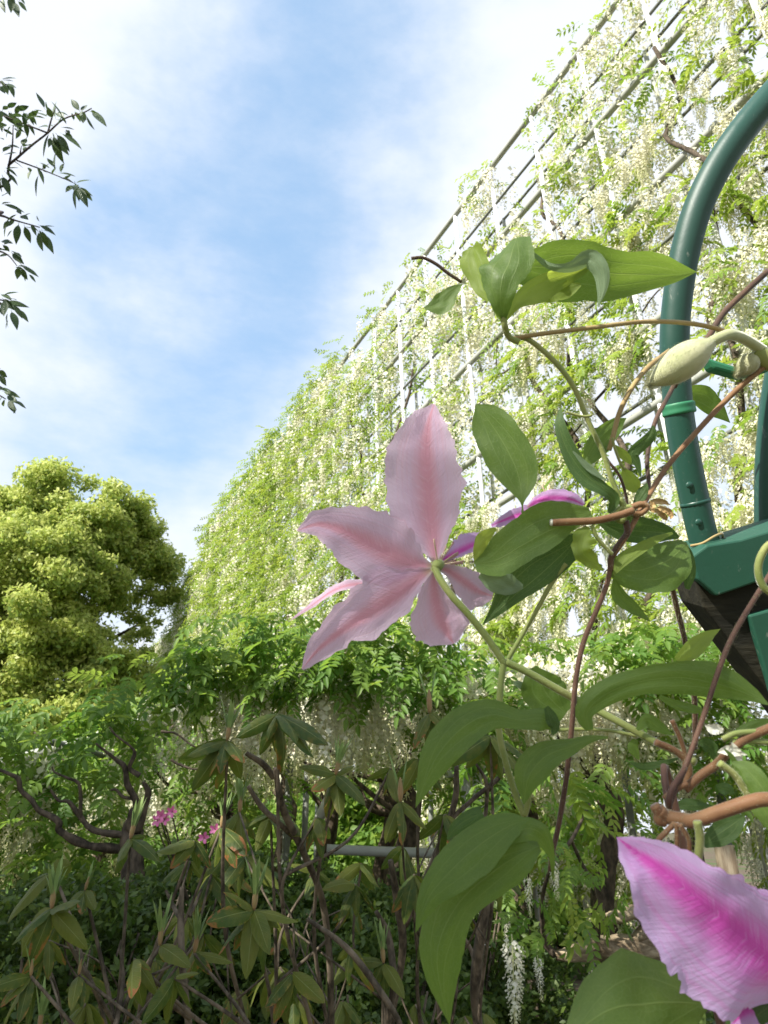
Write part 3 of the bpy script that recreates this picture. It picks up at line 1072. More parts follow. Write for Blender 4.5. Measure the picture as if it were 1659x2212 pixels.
pp = at(12, 825, 1170, 3.9)
fp = tube('fence_post', [(pp.x, pp.y, -0.05), (pp.x, pp.y, pp.z * 0.5), (pp.x, pp.y, at(12, 815, 1080, 3.9).z)], [0.055, 0.053, 0.052], 'post_wood', None, sides=12, knob=0.06)
tag(fp, 'pale round wooden post standing behind the large pink petal', 'post')

# ------------------------------------------------------------------ camphor tree
def leaf_quads(P, size, up_bias=0.6, elong=1.7, out=None):
    """free small leaves: folded diamonds with random facing"""
    n = len(P)
    N = rng.normal(0, 1, (n, 3)) + np.array([-0.25, -0.2, up_bias])
    if out is not None:
        N = rng.normal(0, 0.75, (n, 3)) + out * 0.9 + np.array([0, 0, 0.2])
    N /= np.linalg.norm(N, axis=1)[:, None]
    A = np.cross(N, rng.normal(0, 1, (n, 3)))
    A /= np.linalg.norm(A, axis=1)[:, None]
    B = np.cross(N, A)
    sz = size * rng.uniform(0.7, 1.3, n)[:, None]
    V = np.stack([P - A * sz * elong * .5, P + B * sz * .5 + N * sz * .1, P + A * sz * elong * .5, P - B * sz * .5 + N * sz * .1], 1).reshape(-1, 3)
    b = np.arange(n)[:, None] * 4
    F = np.concatenate([b + np.array([[0, 1, 2]]), b + np.array([[0, 2, 3]])], 1).reshape(-1, 3)
    return V, F


def foliage(name, P, size, mat, parent, up_bias=0.6, elong=1.7, tint=None, out=None):
    V, F = leaf_quads(P, size, up_bias, elong, out)
    tn = rng.uniform(0, 1, len(P)) if tint is None else tint
    o = link(name, make_mesh(name, V, F, mat, attrs={'tint': np.repeat(tn, 4), 'tip': np.zeros(len(P) * 4)}, smooth=False), parent)
    o['kind'] = 'stuff'
    return o


def ball(n, c, r):
    v = rng.normal(0, 1, (n, 3))
    v /= np.linalg.norm(v, axis=1)[:, None]
    return np.asarray(c) + v * (rng.uniform(0, 1, (n, 1)) ** 0.45) * np.asarray(r)


def broad_tree(name, label, dist, puffs, trunk_px, mats, leaf_size, per_puff, group=None, limb_r=0.3):
    """puffs: (px, py, radius in metres, depth offset) of the rounded bough ends that make the crown"""
    t0 = at(0, trunk_px[0], trunk_px[1], dist)
    base = Vector((t0.x, t0.y, -0.05))
    t = thing(name, label, 'tree', tuple(base), group)
    fork = Vector((t0.x, t0.y, max(2.0, t0.z)))
    tube('trunk', [base, (base + fork) / 2 + Vector((0.15, 0, 0)), fork], [limb_r * 1.9, limb_r * 1.45, limb_r * 1.2], 'tree_bark', t, sides=12, knob=0.2)
    new, old, nout, oout = [], [], [], []
    for i, (px, py, r_, dz) in enumerate(puffs):
        c = at(0, px, py, dist + dz)
        h = fork.lerp(c, 0.5) + Vector((rng.normal(0, .4), rng.normal(0, .4), rng.uniform(-.6, .3)))
        if i % 2 == 0 or r_ > 1.5:
            tube('limb', [fork, h, c], [limb_r * 0.55, limb_r * 0.32, limb_r * 0.08], 'tree_bark', t, sides=6, knob=0.2, seed=i)
        for _ in range(max(5, int(13 * r_))):
            sc = Vector(ball(1, c, (r_, r_, r_ * 0.72))[0])
            rr = min(0.7, r_ * rng.uniform(0.2, 0.5))
            n = int(per_puff * rr * rr * 5)
            pts = ball(n, sc, (rr, rr, rr * 0.75))
            pts += rng.normal(0, 0.10, pts.shape) * (rng.uniform(0, 1, (n, 1)) < 0.4)
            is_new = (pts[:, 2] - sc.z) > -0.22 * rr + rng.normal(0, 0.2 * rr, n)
            od = pts - np.array(sc)
            od /= np.linalg.norm(od, axis=1)[:, None] + 1e-6
            new.append(pts[is_new])
            old.append(pts[~is_new])
            nout.append(od[is_new])
            oout.append(od[~is_new])
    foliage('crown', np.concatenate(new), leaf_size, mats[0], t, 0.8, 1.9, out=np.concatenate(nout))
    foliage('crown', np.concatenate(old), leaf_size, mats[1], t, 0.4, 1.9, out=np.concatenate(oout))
    return t


camphor_puffs = [(125, 1085, 1.5, 1.0), (35, 1100, 1.7, 0.5), (160, 1130, 1.2, -1.0), (60, 1180, 1.6, -1.5), (-60, 1120, 2.0, 0.0), (255, 1115, 1.3, 0.0), (215, 1150, 1.0, -0.6), (300, 1165, 1.2, 0.5),
                 (285, 1120, 0.9, 0.4), (335, 1210, 1.1, 1.0), (240, 1215, 1.3, 0.0), (130, 1225, 1.4, -2.0), (190, 1240, 1.1, -1.4), (30, 1260, 1.8, -2.0), (-70, 1250, 2.2, -1.0), (70, 1340, 1.8, -2.6), (10, 1370, 1.6, -2.6),
                 (130, 1380, 1.2, -2.0), (250, 1290, 1.0, 0.5), (335, 1275, 0.9, 1.2), (305, 1345, 0.9, 1.5), (160, 1310, 1.0, -1.0), (60, 1440, 1.5, -2.4), (160, 1450, 1.3, -2.0), (240, 1440, 1.2, -1.5), (310, 1450, 1.0, -0.5),
                 (120, 1520, 1.5, -2.5), (20, 1560, 1.6, -3), (210, 1540, 1.5, -2.5), (300, 1530, 1.3, -2.0), (-80, 1420, 2.2, -2), (365, 1225, 0.7, 1.0), (275, 1200, 0.8, 0.0), (370, 1480, 0.9, 0.0), (100, 1130, 1.2, -0.8), (200, 1360, 0.8, -1.2), (330, 1560, 1.2, -2.0), (400, 1590, 1.0, -2.0), (250, 1610, 1.3, -3.0), (120, 1640, 1.4, -3.0), (10, 1660, 1.5, -3.0)]
broad_tree('camphor_tree', 'big round camphor tree with yellow green new leaves', 25.0, camphor_puffs, (35, 1495), ('camphor_leaf', 'camphor_old_leaf'), 0.085, 300, limb_r=0.34)

# ------------------------------------------------------------------ far bushes behind the arbour
BUSHES = [(60, 1690, 12.0, 1.5, 'bush_leaf', 'yellow green bush seen between the twisting wisteria branches'),
          (300, 1640, 13.0, 1.6, 'bush_leaf', 'bright sunlit bush glimpsed beyond the arbour, behind the gnarled branches'),
          (560, 1700, 12.5, 1.6, 'bush_leaf', 'light green bush glimpsed behind the top of the rhododendron'),
          (860, 1660, 11.5, 1.5, 'bush_leaf', 'bright green bush glimpsed beyond the slanting white pipe'),
          (1180, 1690, 10.5, 1.5, 'bush_leaf', 'sunlit bush beyond the arbour at the foot of the trellis'),
          (760, 1780, 9.8, 0.9, 'bush_leaf', 'small light green bush on the ground behind the rhododendron stems'),
          (120, 1800, 10.5, 1.0, 'azalea_leaf', 'dark clipped bush on the ground beyond the gnarled wisteria')]
for px, py, dd_, r_, mt, lab in BUSHES:
    c = at(0, px, py, dd_)
    t = thing('bush', lab, 'bush', (c.x, c.y, 0), 'bushes beyond the arbour')
    top = c.z + r_ * 0.55
    P = np.concatenate([ball(500, ball(1, (c.x, c.y, top * 0.5), (r_, r_ * .7, top * 0.45))[0], (.45, .45, .4)) for _ in range(26)])
    P = P[P[:, 2] > 0.02]
    foliage('crown', P, 0.075, mt, t, 0.6)
    specs = []
    for j in range(6):
        a_ = j * 1.05
        specs.append(([(c.x, c.y, -0.05), (c.x + .2 * math.cos(a_), c.y + .2 * math.sin(a_), top * .4), (c.x + .6 * r_ * math.cos(a_), c.y + .6 * r_ * math.sin(a_), top * .75)], [0.03, 0.02, 0.008]))
    tubes('stem', specs, 'rhodo_bark', t, sides=5)

# ------------------------------------------------------------------ azalea bushes
def azalea(label, c, rad, top, n, seed):
    t = thing('azalea_bush', label, 'bush', (c[0], c[1], 0), 'azalea bushes')
    P = []
    r_ = np.random.default_rng(seed)
    for _ in range(n):
        a = r_.uniform(0, 6.28)
        q = math.sqrt(r_.uniform(0, 1))
        x, y = c[0] + rad[0] * q * math.cos(a), c[1] + rad[1] * q * math.sin(a)
        z = top * math.sqrt(max(0.02, 1 - 0.75 * q * q)) * r_.uniform(0.25, 1.0) ** 0.6 + 0.09 * mnoise.noise(Vector((x * 3, y * 3, seed)))
        P.append(ball(20, (x, y, z), (0.055, 0.055, 0.045)))
    P = np.concatenate(P)
    P = P[P[:, 2] > 0.02]
    foliage('crown', P, 0.019, 'azalea_leaf', t, 0.7, 2.0)
    specs = []
    for j in range(16):
        a = r_.uniform(0, 6.28)
        q = r_.uniform(0.2, 0.85)
        specs.append(([(c[0], c[1], -0.05), (c[0] + rad[0] * q * .5 * math.cos(a), c[1] + rad[1] * q * .5 * math.sin(a), top * .4), (c[0] + rad[0] * q * math.cos(a), c[1] + rad[1] * q * math.sin(a), top * .85)], [0.014, 0.009, 0.004]))
    tubes('stem', specs, 'rhodo_bark', t, sides=5)
    return t


a1 = at(0, 160, 1950, 2.6)
az1 = azalea('dark small leaved azalea bush below the gnarled wisteria branches', (a1.x - 0.1, a1.y + 0.1), (0.75, 0.55), 1.36, 1700, 1)
a2 = at(0, 420, 1900, 2.9)
az2 = azalea('small leaved azalea bush with a few pink blooms behind the rhododendron', (a2.x, a2.y + 0.25), (0.62, 0.5), 1.43, 1500, 2)
a3 = at(0, 760, 2080, 2.7)
az3 = azalea('low dark azalea bush between the rhododendron stems', (a3.x + 0.05, a3.y + 0.2), (0.6, 0.5), 1.15, 900, 3)


a4 = at(0, 640, 1930, 3.2)
az4 = azalea('leafy green azalea bush filling the space behind the rhododendron stems', (a4.x, a4.y + 0.3), (0.8, 0.5), 1.40, 1300, 4)
a5 = at(0, 960, 1950, 3.4)
az5 = azalea('leafy azalea bush under the horizontal pipe beyond the spotted rhododendron', (a5.x, a5.y + 0.3), (0.65, 0.5), 1.36, 1100, 5)


def azalea_flower(p, size, seed):
    r_ = np.random.default_rng(seed)
    V, F, UV = [], [], []
    for k in range(5):
        a = k * 2 * math.pi / 5 + r_.uniform(-.2, .2)
        o = np.array([math.cos(a), -0.35, math.sin(a)])
        o /= np.linalg.norm(o)
        s_ = np.array([-math.sin(a), 0.0, math.cos(a)])
        b = len(V)
        V += [np.array([0, 0.2, 0]) * size, (o * .45 + s_ * .28) * size, (o * .85 + s_ * .2) * size, o * size, (o * .85 - s_ * .2) * size, (o * .45 - s_ * .28) * size]
        F += [[b, b + 1, b + 2], [b, b + 2, b + 3], [b, b + 3, b + 4], [b, b + 4, b + 5]]
    return link('flower', make_mesh('flower', np.array(V), np.array(F), 'azalea_pink'), None, Matrix.Translation(p))


for i, (zx, zy, d0) in enumerate(((655, 510, 2.75), (640, 530, 2.78), (670, 525, 2.75), (875, 565, 2.8), (830, 600, 2.8), (700, 495, 2.85))):
    f_ = azalea_flower(at(5, zx, zy, d0), 0.024, i)
    f_.parent = az2
    f_.matrix_parent_inverse = az2.matrix_basis.inverted()
    q = at(5, zx, zy, d0)
    tube('stem', [q, q + Vector((0.0, 0.06, -0.05)), Vector((a2.x, a2.y + 0.2, 1.1))], [0.002, 0.003, 0.004], 'rhodo_bark', az2, sides=5)

# ------------------------------------------------------------------ low plants on the ground
gp = []
for _ in range(900):
    x, y = rng.uniform(-6, 5), rng.uniform(1.4, 12)
    if vnoise(x * 0.9, y * 0.9, 2.2) < 0.36:
        continue
    gp.append(ball(26, (x, y, 0.07), (0.20, 0.20, 0.12)))
gp = np.concatenate(gp)
gc = foliage('ground_cover', gp[gp[:, 2] > 0.0], 0.05, 'grass_blade', None, 0.6, 2.6)
gc['label'] = 'low dark green ground cover under the shrubs'
gc['category'] = 'ground cover'

# ------------------------------------------------------------------ rhododendrons
def rleaf_mesh(seed):
    r_ = np.random.default_rng(seed)
    L, W = 0.125, 0.0195
    nu, nv = 9, 2
    bend, twist = r_.uniform(0.15, 0.75), r_.uniform(-0.5, 0.5)
    V, UV = [], []
    for i in range(nu + 1):
        t = i / nu
        hw = W * (math.sin(math.pi * min(1, t ** 0.8 * 0.94 + 0.03)) ** 0.75) if t > 0.08 else 0.0022
        if i == nu:
            hw = 0.001
        for j in range(-nv, nv + 1):
            v = j / nv
            V.append((L * t * (1 - .1 * bend * t), v * hw, -L * bend * t * t * .5 - abs(v) ** 1.5 * hw * .35 + v * hw * twist * t + 0.002 * math.sin(t * 11 + seed) * abs(v)))
            UV.append((t, v * .5 + .5))
    w = 2 * nv + 1
    F = np.array([[i * w + j, i * w + j + 1, (i + 1) * w + j + 1, (i + 1) * w + j] for i in range(nu) for j in range(2 * nv)])
    return make_mesh('rhododendron_leaf', np.array(V), F, 'rhododendron_leaf', uv=np.array(UV))


RL = [rleaf_mesh(i) for i in range(6)]


def shoot_mesh(seed, n=7, bare=False):
    """a brown bud base that opens into narrow upright new leaves"""
    r_ = np.random.default_rng(seed)
    V, F, M = [], [], []
    v, f = tube_arrays([(0, 0, 0), (0, 0, 0.012), (0, 0, 0.028), (0, 0, 0.042)], [0.0025, 0.0052, 0.0046, 0.0015], sides=7, seg=8)
    V += list(v)
    F += [list(q) for q in f]
    M += [0] * len(f)
    for k in range(n):
        a = k * 2.4 + r_.uniform(-.3, .3)
        sp = r_.uniform(0.08, 0.42)
        L = r_.uniform(0.034, 0.072)
        o = np.array([math.cos(a), math.sin(a), 0])
        s_ = np.array([-o[1], o[0], 0])
        b = len(V)
        b0 = np.array([0, 0, 0.022]) + o * 0.004
        for t, w in ((0, .002), (.35, .0042), (.7, .0036), (1, .0004)):
            c = b0 + (o * sp * t ** 1.2 + np.array([0, 0, 1.0]) * t) * L
            V += [c - s_ * w, c - o * w * .5, c + s_ * w]
        for i in range(3):
            for j in range(2):
                F.append([b + i * 3 + j, b + i * 3 + j + 1, b + i * 3 + j + 4, b + i * 3 + j + 3])
                M.append(1)
    return make_mesh('shoot', np.array(V), F, ['bud_scale', 'shoot_leaf'], M)


SHOOTS = [shoot_mesh(i, 8) for i in range(4)] + [shoot_mesh(9, 2)]
rh_main = thing('rhododendron', 'tall rhododendron with drooping whorls of leaves on bare grey stems', 'shrub', (at(0, 700, 2300, 1.75).x, at(0, 700, 2300, 1.75).y, 0), 'rhododendron shrubs')
rh_left = thing('rhododendron', 'lower rhododendron with upright pale shoots in front of the azaleas', 'shrub', (at(0, 330, 2350, 1.45).x, at(0, 330, 2350, 1.45).y, 0), 'rhododendron shrubs')
rh_right = thing('rhododendron', 'rhododendron with yellow spotted leaves below the long clematis leaves', 'shrub', (at(0, 960, 2300, 2.0).x, at(0, 960, 2300, 2.0).y, 0), 'rhododendron shrubs')


def rleaf(shrub, c, tip, w=None, seed=0):
    """one leaf from its whorl to a given tip"""
    v = tip - c
    L = v.length
    up = Vector((0, -0.7, 0.6)) + Vector((rng.normal(0, .45), 0, rng.normal(0, .4)))
    Rm = rot_from(np.array(v.normalized()), up=tuple(up))
    s = L / 0.122
    m = mat4(Rm, s, c)
    if w:
        m = m @ Matrix.Diagonal((1, w / s, 1, 1))
    return link('leaf', RL[seed % 6], shrub, m)


FORKS = {}


def stem_to(shrub, c, base_px, forkh=0.55, r0=0.012, r1=0.004, seed=0):
    r_ = random.Random(seed)
    b = shrub.location
    forks = FORKS.setdefault(shrub.name, [])
    cand = [q_ for q_ in forks if q_.z < c.z - 0.14 and (q_ - c).length < 0.75]
    if len(forks) > 7 and cand:
        q_ = min(cand, key=lambda v_: (v_ - c).length)
        m_ = q_.lerp(c, 0.5) + Vector((r_.uniform(-.05, .05), r_.uniform(-.04, .04), r_.uniform(-.05, .02)))
        tube('stem', [q_, m_, c], [r0 * .8, r0 * .7, r1], 'rhodo_bark', shrub, sides=7, knob=0.25, seg=12, seed=seed)
        forks.append(m_)
        return
    bb = Vector((b.x + (c.x - b.x) * 0.25 + r_.uniform(-.12, .12), b.y + r_.uniform(-.05, .1), -0.05))
    f1 = Vector((bb.x + (c.x - bb.x) * 0.3 + r_.uniform(-.04, .04), bb.y + (c.y - bb.y) * .4, c.z * forkh))
    f2 = f1.lerp(c, 0.55) + Vector((r_.uniform(-.07, .07), r_.uniform(-.05, .05), r_.uniform(-.03, .03)))
    forks += [f1, f2]
    tube('stem', [bb, f1, f2, c], [r0 * 1.2, r0, (r0 + r1) * .55, r1], 'rhodo_bark', shrub, sides=7, knob=0.25, seg=18, seed=seed)
    # a few side forks
    for j in range(1):
        q = f1.lerp(f2, r_.uniform(0.2, 0.9))
        e = q + Vector((r_.uniform(-.12, .12), r_.uniform(-.06, .06), r_.uniform(.05, .2)))
        tube('stem', [q, q.lerp(e, .5) + Vector((r_.uniform(-.02, .02), 0, .01)), e], [r1 * 1.1, r1 * .9, r1 * .6], 'rhodo_bark', shrub, sides=5, knob=0.2, seed=seed + j)


# (shrub, zone-5 centre, depth, leaf tips, shoot)
W5 = [(rh_main, (1130, 100), 1.45, [(1058, 265), (1155, 272), (1290, 240), (960, 190), (1010, 240), (1240, 150), (1080, 200), (1200, 330), (1330, 190)], None),
      (rh_main, (925, 205), 1.45, [(930, 415), (775, 415), (992, 278), (710, 360), (820, 330), (880, 300), (1000, 370), (760, 250)], 0),
      (rh_main, (1365, 345), 1.5, [(1345, 550), (1270, 395), (1250, 290), (1430, 470), (1480, 420), (1300, 470), (1440, 300), (1385, 500)], 1),
      (rh_main, (1100, 505), 1.6, [(1000, 560), (1060, 620), (1160, 600), (1010, 520), (1220, 540), (1120, 600)], 4),
      (rh_main, (1290, 520), 1.55, [(1280, 662), (1240, 640), (1360, 620), (1330, 600)], None),
      (rh_left, (1032, 895), 1.22, [(1010, 1142), (1140, 1155), (855, 1045), (865, 920), (1215, 928), (920, 1060), (1080, 1010), (1150, 960), (940, 800)], 2),
      (rh_left, (1190, 1150), 1.2, [(1105, 1345), (1200, 1345), (1300, 1255), (1075, 1280), (1150, 1330)], None),
      (rh_left, (790, 612), 1.5, [(800, 748), (865, 722), (640, 640), (690, 660), (590, 640), (720, 690)], None),
      (rh_left, (530, 605), 1.45, [(438, 750), (470, 690), (640, 640), (600, 590)], 3),
      (rh_left, (900, 560), 1.55, [(860, 720), (930, 690), (960, 640), (840, 640), (1000, 620)], 0),
      (rh_left, (210, 890), 1.3, [(128, 1115), (330, 1025), (5, 1105), (40, 1000), (300, 830), (90, 1040)], 1),
      (rh_left, (215, 738), 1.45, [(5, 895), (165, 830), (220, 800), (255, 735), (120, 770)], 4),
      (rh_left, (345, 815), 1.45, [(285, 870), (400, 825), (370, 880), (330, 900)], 4),
      (rh_left, (545, 1095), 1.2, [(580, 1315), (660, 1235), (520, 1240), (610, 1120)], 4),
      (rh_left, (125, 1165), 1.25, [(-20, 1340), (70, 1350), (-10, 1180), (160, 1340), (0, 1250)], 4),
      (rh_left, (710, 1170), 1.2, [(690, 1370), (640, 1330), (750, 1330), (800, 1130)], 4),
      (rh_left, (320, 1160), 1.3, [(330, 1260), (290, 1250), (400, 1210)], 4),
      (rh_left, (490, 1055), 1.35, [], 4),
      (rh_left, (650, 1040), 1.35, [(740, 1080), (690, 1110)], 0),
      (rh_left, (790, 1070), 1.4, [(860, 1150), (950, 1090)], 2),
      (rh_main, (1445, 790), 1.6, [(1510, 930), (1370, 930), (1360, 760), (1550, 860), (1450, 920)], None),
      (rh_main, (1290, 740), 1.7, [(1360, 790), (1240, 800), (1200, 690), (1330, 820)], None),
      (rh_main, (1560, 1110), 1.5, [(1500, 1230), (1640, 1200), (1400, 1080), (1560, 1260)], 3),
      (rh_main, (1430, 1050), 1.5, [(1480, 1220), (1390, 1190), (1360, 1110)], None),
      (rh_main, (1590, 320), 1.7, [(1640, 430), (1540, 430), (1500, 370), (1610, 440)], None)]
k = 0
for shrub, c_, d0, tips, sh in W5:
    c = at(5, *c_, d0)
    stem_to(shrub, c, None, r0=0.005, r1=0.0026, seed=k)
    for i, tp in enumerate(tips):
        dt = 0.05 * math.sin(i * 2.1 + k) - 0.035
        rleaf(shrub, c, at(5, *tp, d0 + dt), None, k + i)
    if sh is not None and not (sh == 4 and k % 2):
        link('shoot', SHOOTS[sh], shrub, Matrix.Translation(c) @ Matrix.Rotation(rng.normal(0, .12), 4, 'Y') @ Matrix.Rotation(k, 4, 'Z') @ Matrix.Scale(0.95 if sh != 4 else 0.6, 4))
    k += 1
W0 = [(rh_right, (928, 1540), 1.75, [(925, 1620), (985, 1600), (890, 1600), (960, 1570)], 4),
      (rh_right, (1060, 1590), 1.7, [(1095, 1690), (1050, 1695), (1140, 1660), (1000, 1660), (1160, 1620), (975, 1640), (1120, 1610)], None),
      (rh_right, (905, 1640), 1.8, [(930, 1725), (880, 1720), (960, 1700), (850, 1690)], None),
      (rh_right, (960, 1760), 1.8, [(905, 1830), (1000, 1830), (940, 1850), (1010, 1790)], None),
      (rh_right, (870, 1830), 1.75, [(850, 1920), (910, 1920), (820, 1880)], None),
      (rh_right, (1000, 1930), 1.9, [(960, 2010), (1040, 2010), (1000, 2030)], None)]
for shrub, c_, d0, tips, sh in W0:
    c = at(0, *c_, d0)
    stem_to(shrub, c, None, r0=0.005, r1=0.0026, seed=k)
    for i, tp in enumerate(tips):
        rleaf(shrub, c, at(0, *tp, d0 + 0.05 * math.sin(i * 2.1 + k) - 0.03), None, k + i * 2)
    if sh is not None:
        link('shoot', SHOOTS[sh], shrub, Matrix.Translation(c) @ Matrix.Scale(1.3, 4))
    k += 1
# further whorls deeper inside the shrubs
for i in range(62):
    px = rng.uniform(20, 1080)
    py = rng.uniform(1720, 2300) if px > 350 else rng.uniform(1960, 2300)
    d0 = rng.uniform(1.5, 2.4)
    shrub = rh_left if px < 470 else (rh_main if px < 840 else rh_right)
    c = at(0, px, py, d0)
    stem_to(shrub, c, None, r0=0.0036, r1=0.0026, seed=k)
    n = int(rng.integers(4, 8))
    a0 = rng.uniform(0, 6.28)
    for j in range(n):
        a = a0 + j * 2 * math.pi / n + rng.normal(0, .2)
        v = Vector((math.cos(a), math.sin(a), rng.uniform(-2.2, -0.5))).normalized() * rng.uniform(0.06, 0.115)
        rleaf(shrub, c, c + v, None, j + i)
    if i % 9 == 0:
        link('shoot', SHOOTS[i % 5], shrub, Matrix.Translation(c) @ Matrix.Scale(1.2, 4))
    k += 1
# bare pale stems in front
for pts, r0 in (([(5, 1250, 930, 1.35), (5, 1420, 1060, 1.33), (5, 1590, 1290, 1.3), (5, 1640, 1400, 1.3)], 0.0055), ([(5, 740, 800, 1.4), (5, 735, 930, 1.38), (5, 740, 1100, 1.34), (5, 770, 1380, 1.3)], 0.006),
                ([(5, 675, 815, 1.45), (5, 710, 890, 1.42), (5, 735, 930, 1.38)], 0.004), ([(5, 820, 810, 1.45), (5, 790, 880, 1.42), (5, 770, 920, 1.4)], 0.0035), ([(5, 620, 1240, 1.2), (5, 700, 1280, 1.24), (5, 770, 1330, 1.3)], 0.005),
                ([(5, 1120, 320, 1.47), (5, 1150, 480, 1.5), (5, 1230, 650, 1.55), (5, 1310, 850, 1.6), (5, 1340, 1100, 1.6), (5, 1350, 1400, 1.6)], 0.0075),
                ([(5, 1000, 255, 1.47), (5, 1070, 300, 1.47), (5, 1115, 355, 1.48)], 0.006), ([(5, 1010, 390, 1.5), (5, 1060, 470, 1.5), (5, 1110, 520, 1.5), (5, 1200, 600, 1.55)], 0.006),
                ([(5, 1530, 900, 1.55), (5, 1580, 1000, 1.55), (5, 1600, 1200, 1.5), (5, 1570, 1400, 1.5)], 0.007)):
    P = [at(*p) for p in pts]
    r_ = rh_left if P[0].x < -0.35 else rh_main
    tube('stem', P, [r0 * 0.7] + [r0] * (len(P) - 1), 'rhodo_bark', r_, sides=8, knob=0.25, seg=24)
for pts, r0 in (([(4, 60, 720, 1.75), (4, 90, 900, 1.75), (4, 110, 1100, 1.75), (4, 60, 1400, 1.75)], 0.009), ([(4, 490, 820, 1.8), (4, 450, 1000, 1.8), (4, 420, 1230, 1.8), (4, 430, 1450, 1.8)], 0.013), ([(4, 330, 1000, 1.85), (4, 400, 1100, 1.85), (4, 430, 1230, 1.8)], 0.006),
                ([(4, 540, 330, 1.85), (4, 510, 380, 1.85), (4, 400, 470, 1.85), (4, 310, 560, 1.85), (4, 250, 700, 1.85)], 0.006), ([(4, 420, 310, 1.85), (4, 465, 390, 1.85), (4, 465, 500, 1.85), (4, 440, 700, 1.85)], 0.005), ([(4, 340, 320, 1.85), (4, 330, 480, 1.85), (4, 250, 700, 1.85), (4, 120, 1000, 1.8)], 0.008)):
    tube('stem', [at(*p) for p in pts], [r0 * 0.7] + [r0] * (len(pts) - 1), 'rhodo_bark', rh_right, sides=8, knob=0.25, seg=24)

# ------------------------------------------------------------------ cherry tree
def cleaf_mesh(seed):
    r_ = np.random.default_rng(seed)
    L, W, nu = 0.11, 0.0215, 8
    bend = r_.uniform(0.0, 0.5)
    V, UV = [], []
    for i in range(nu + 1):
        t = i / nu
        u = max(0.0, (t - 0.14) / 0.86)
        hw = 0.0011 if t < 0.13 else W * max(0.02, math.sin(math.pi * u ** 0.85) ** 0.9 * (1 - 0.25 * u))
        for j in (-1, 0, 1):
            V.append((L * t, j * hw, -L * bend * t * t * .5 + abs(j) * hw * .3))
            UV.append((t, j * .5 + .5))
    F = np.array([[i * 3 + j, i * 3 + j + 1, i * 3 + j + 4, i * 3 + j + 3] for i in range(nu) for j in range(2)])
    return make_mesh('cherry_leaf', np.array(V), F, 'cherry_leaf', uv=np.array(UV))


CLM = [cleaf_mesh(i) for i in range(4)]
CD = 3.9
CT = Vector((-4.5, 1.4, 0))
cherry = thing('cherry_tree', 'cherry branches with dark drooping leaves against the bright sky', 'tree', tuple(CT))
tube('trunk', [CT + Vector((0, 0, -.05)), CT + Vector((.05, 0, 1.2)), CT + Vector((-.03, .05, 2.4)), CT + Vector((.05, .1, 3.8)), CT + Vector((.1, .1, 5.2)), CT + Vector((.0, .2, 6.8))], [0.24, 0.19, 0.17, 0.14, 0.10, 0.04], 'cherry_bark', cherry, sides=12, knob=0.15)


def trunk_pt(z):
    return CT + Vector((0.05, 0.1, z))


def twig(zpts, r0, from_z=None, leafs=()):
    P = [at(8, x, y, CD) for x, y in zpts]
    if from_z is not None:
        e = P[0]
        a = trunk_pt(from_z)
        P = [a, a.lerp(e, .5) + Vector((0, 0, .12))] + P
        rad = [0.04, 0.02] + list(np.linspace(r0, r0 * .35, len(zpts)))
    else:
        rad = list(np.linspace(r0, r0 * .4, len(P)))
    tube('branch', P, rad, 'cherry_bark', cherry, sides=6, knob=0.12)


twig([(-120, 960), (45, 830), (150, 740), (240, 670), (320, 600), (420, 567), (462, 545)], 0.0075, 2.9)
twig([(85, 808), (200, 850), (300, 890), (378, 925)], 0.0045)
twig([(45, 830), (62, 740), (66, 630)], 0.006)
twig([(100, 780), (108, 735)], 0.004)
twig([(240, 670), (262, 590), (280, 545)], 0.005)
twig([(240, 670), (60, 600), (-40, 560)], 0.005)
twig([(-160, 1060), (0, 1085), (60, 1105), (200, 1145)], 0.009, 2.7)
twig([(-160, 1250), (-20, 1262), (40, 1285), (85, 1338)], 0.007, 2.6)
twig([(-160, 1560), (-20, 1510), (60, 1530)], 0.007, 2.2)
twig([(-160, 1940), (-20, 1985), (30, 2010)], 0.007, 1.9)
twig([(-160, 1850), (-30, 1880)], 0.006, 2.0)
twig([(-160, -60), (0, -40), (60, -20), (100, 0)], 0.008, 4.6)
twig([(-160, 420), (-20, 410), (40, 430)], 0.007, 3.6)
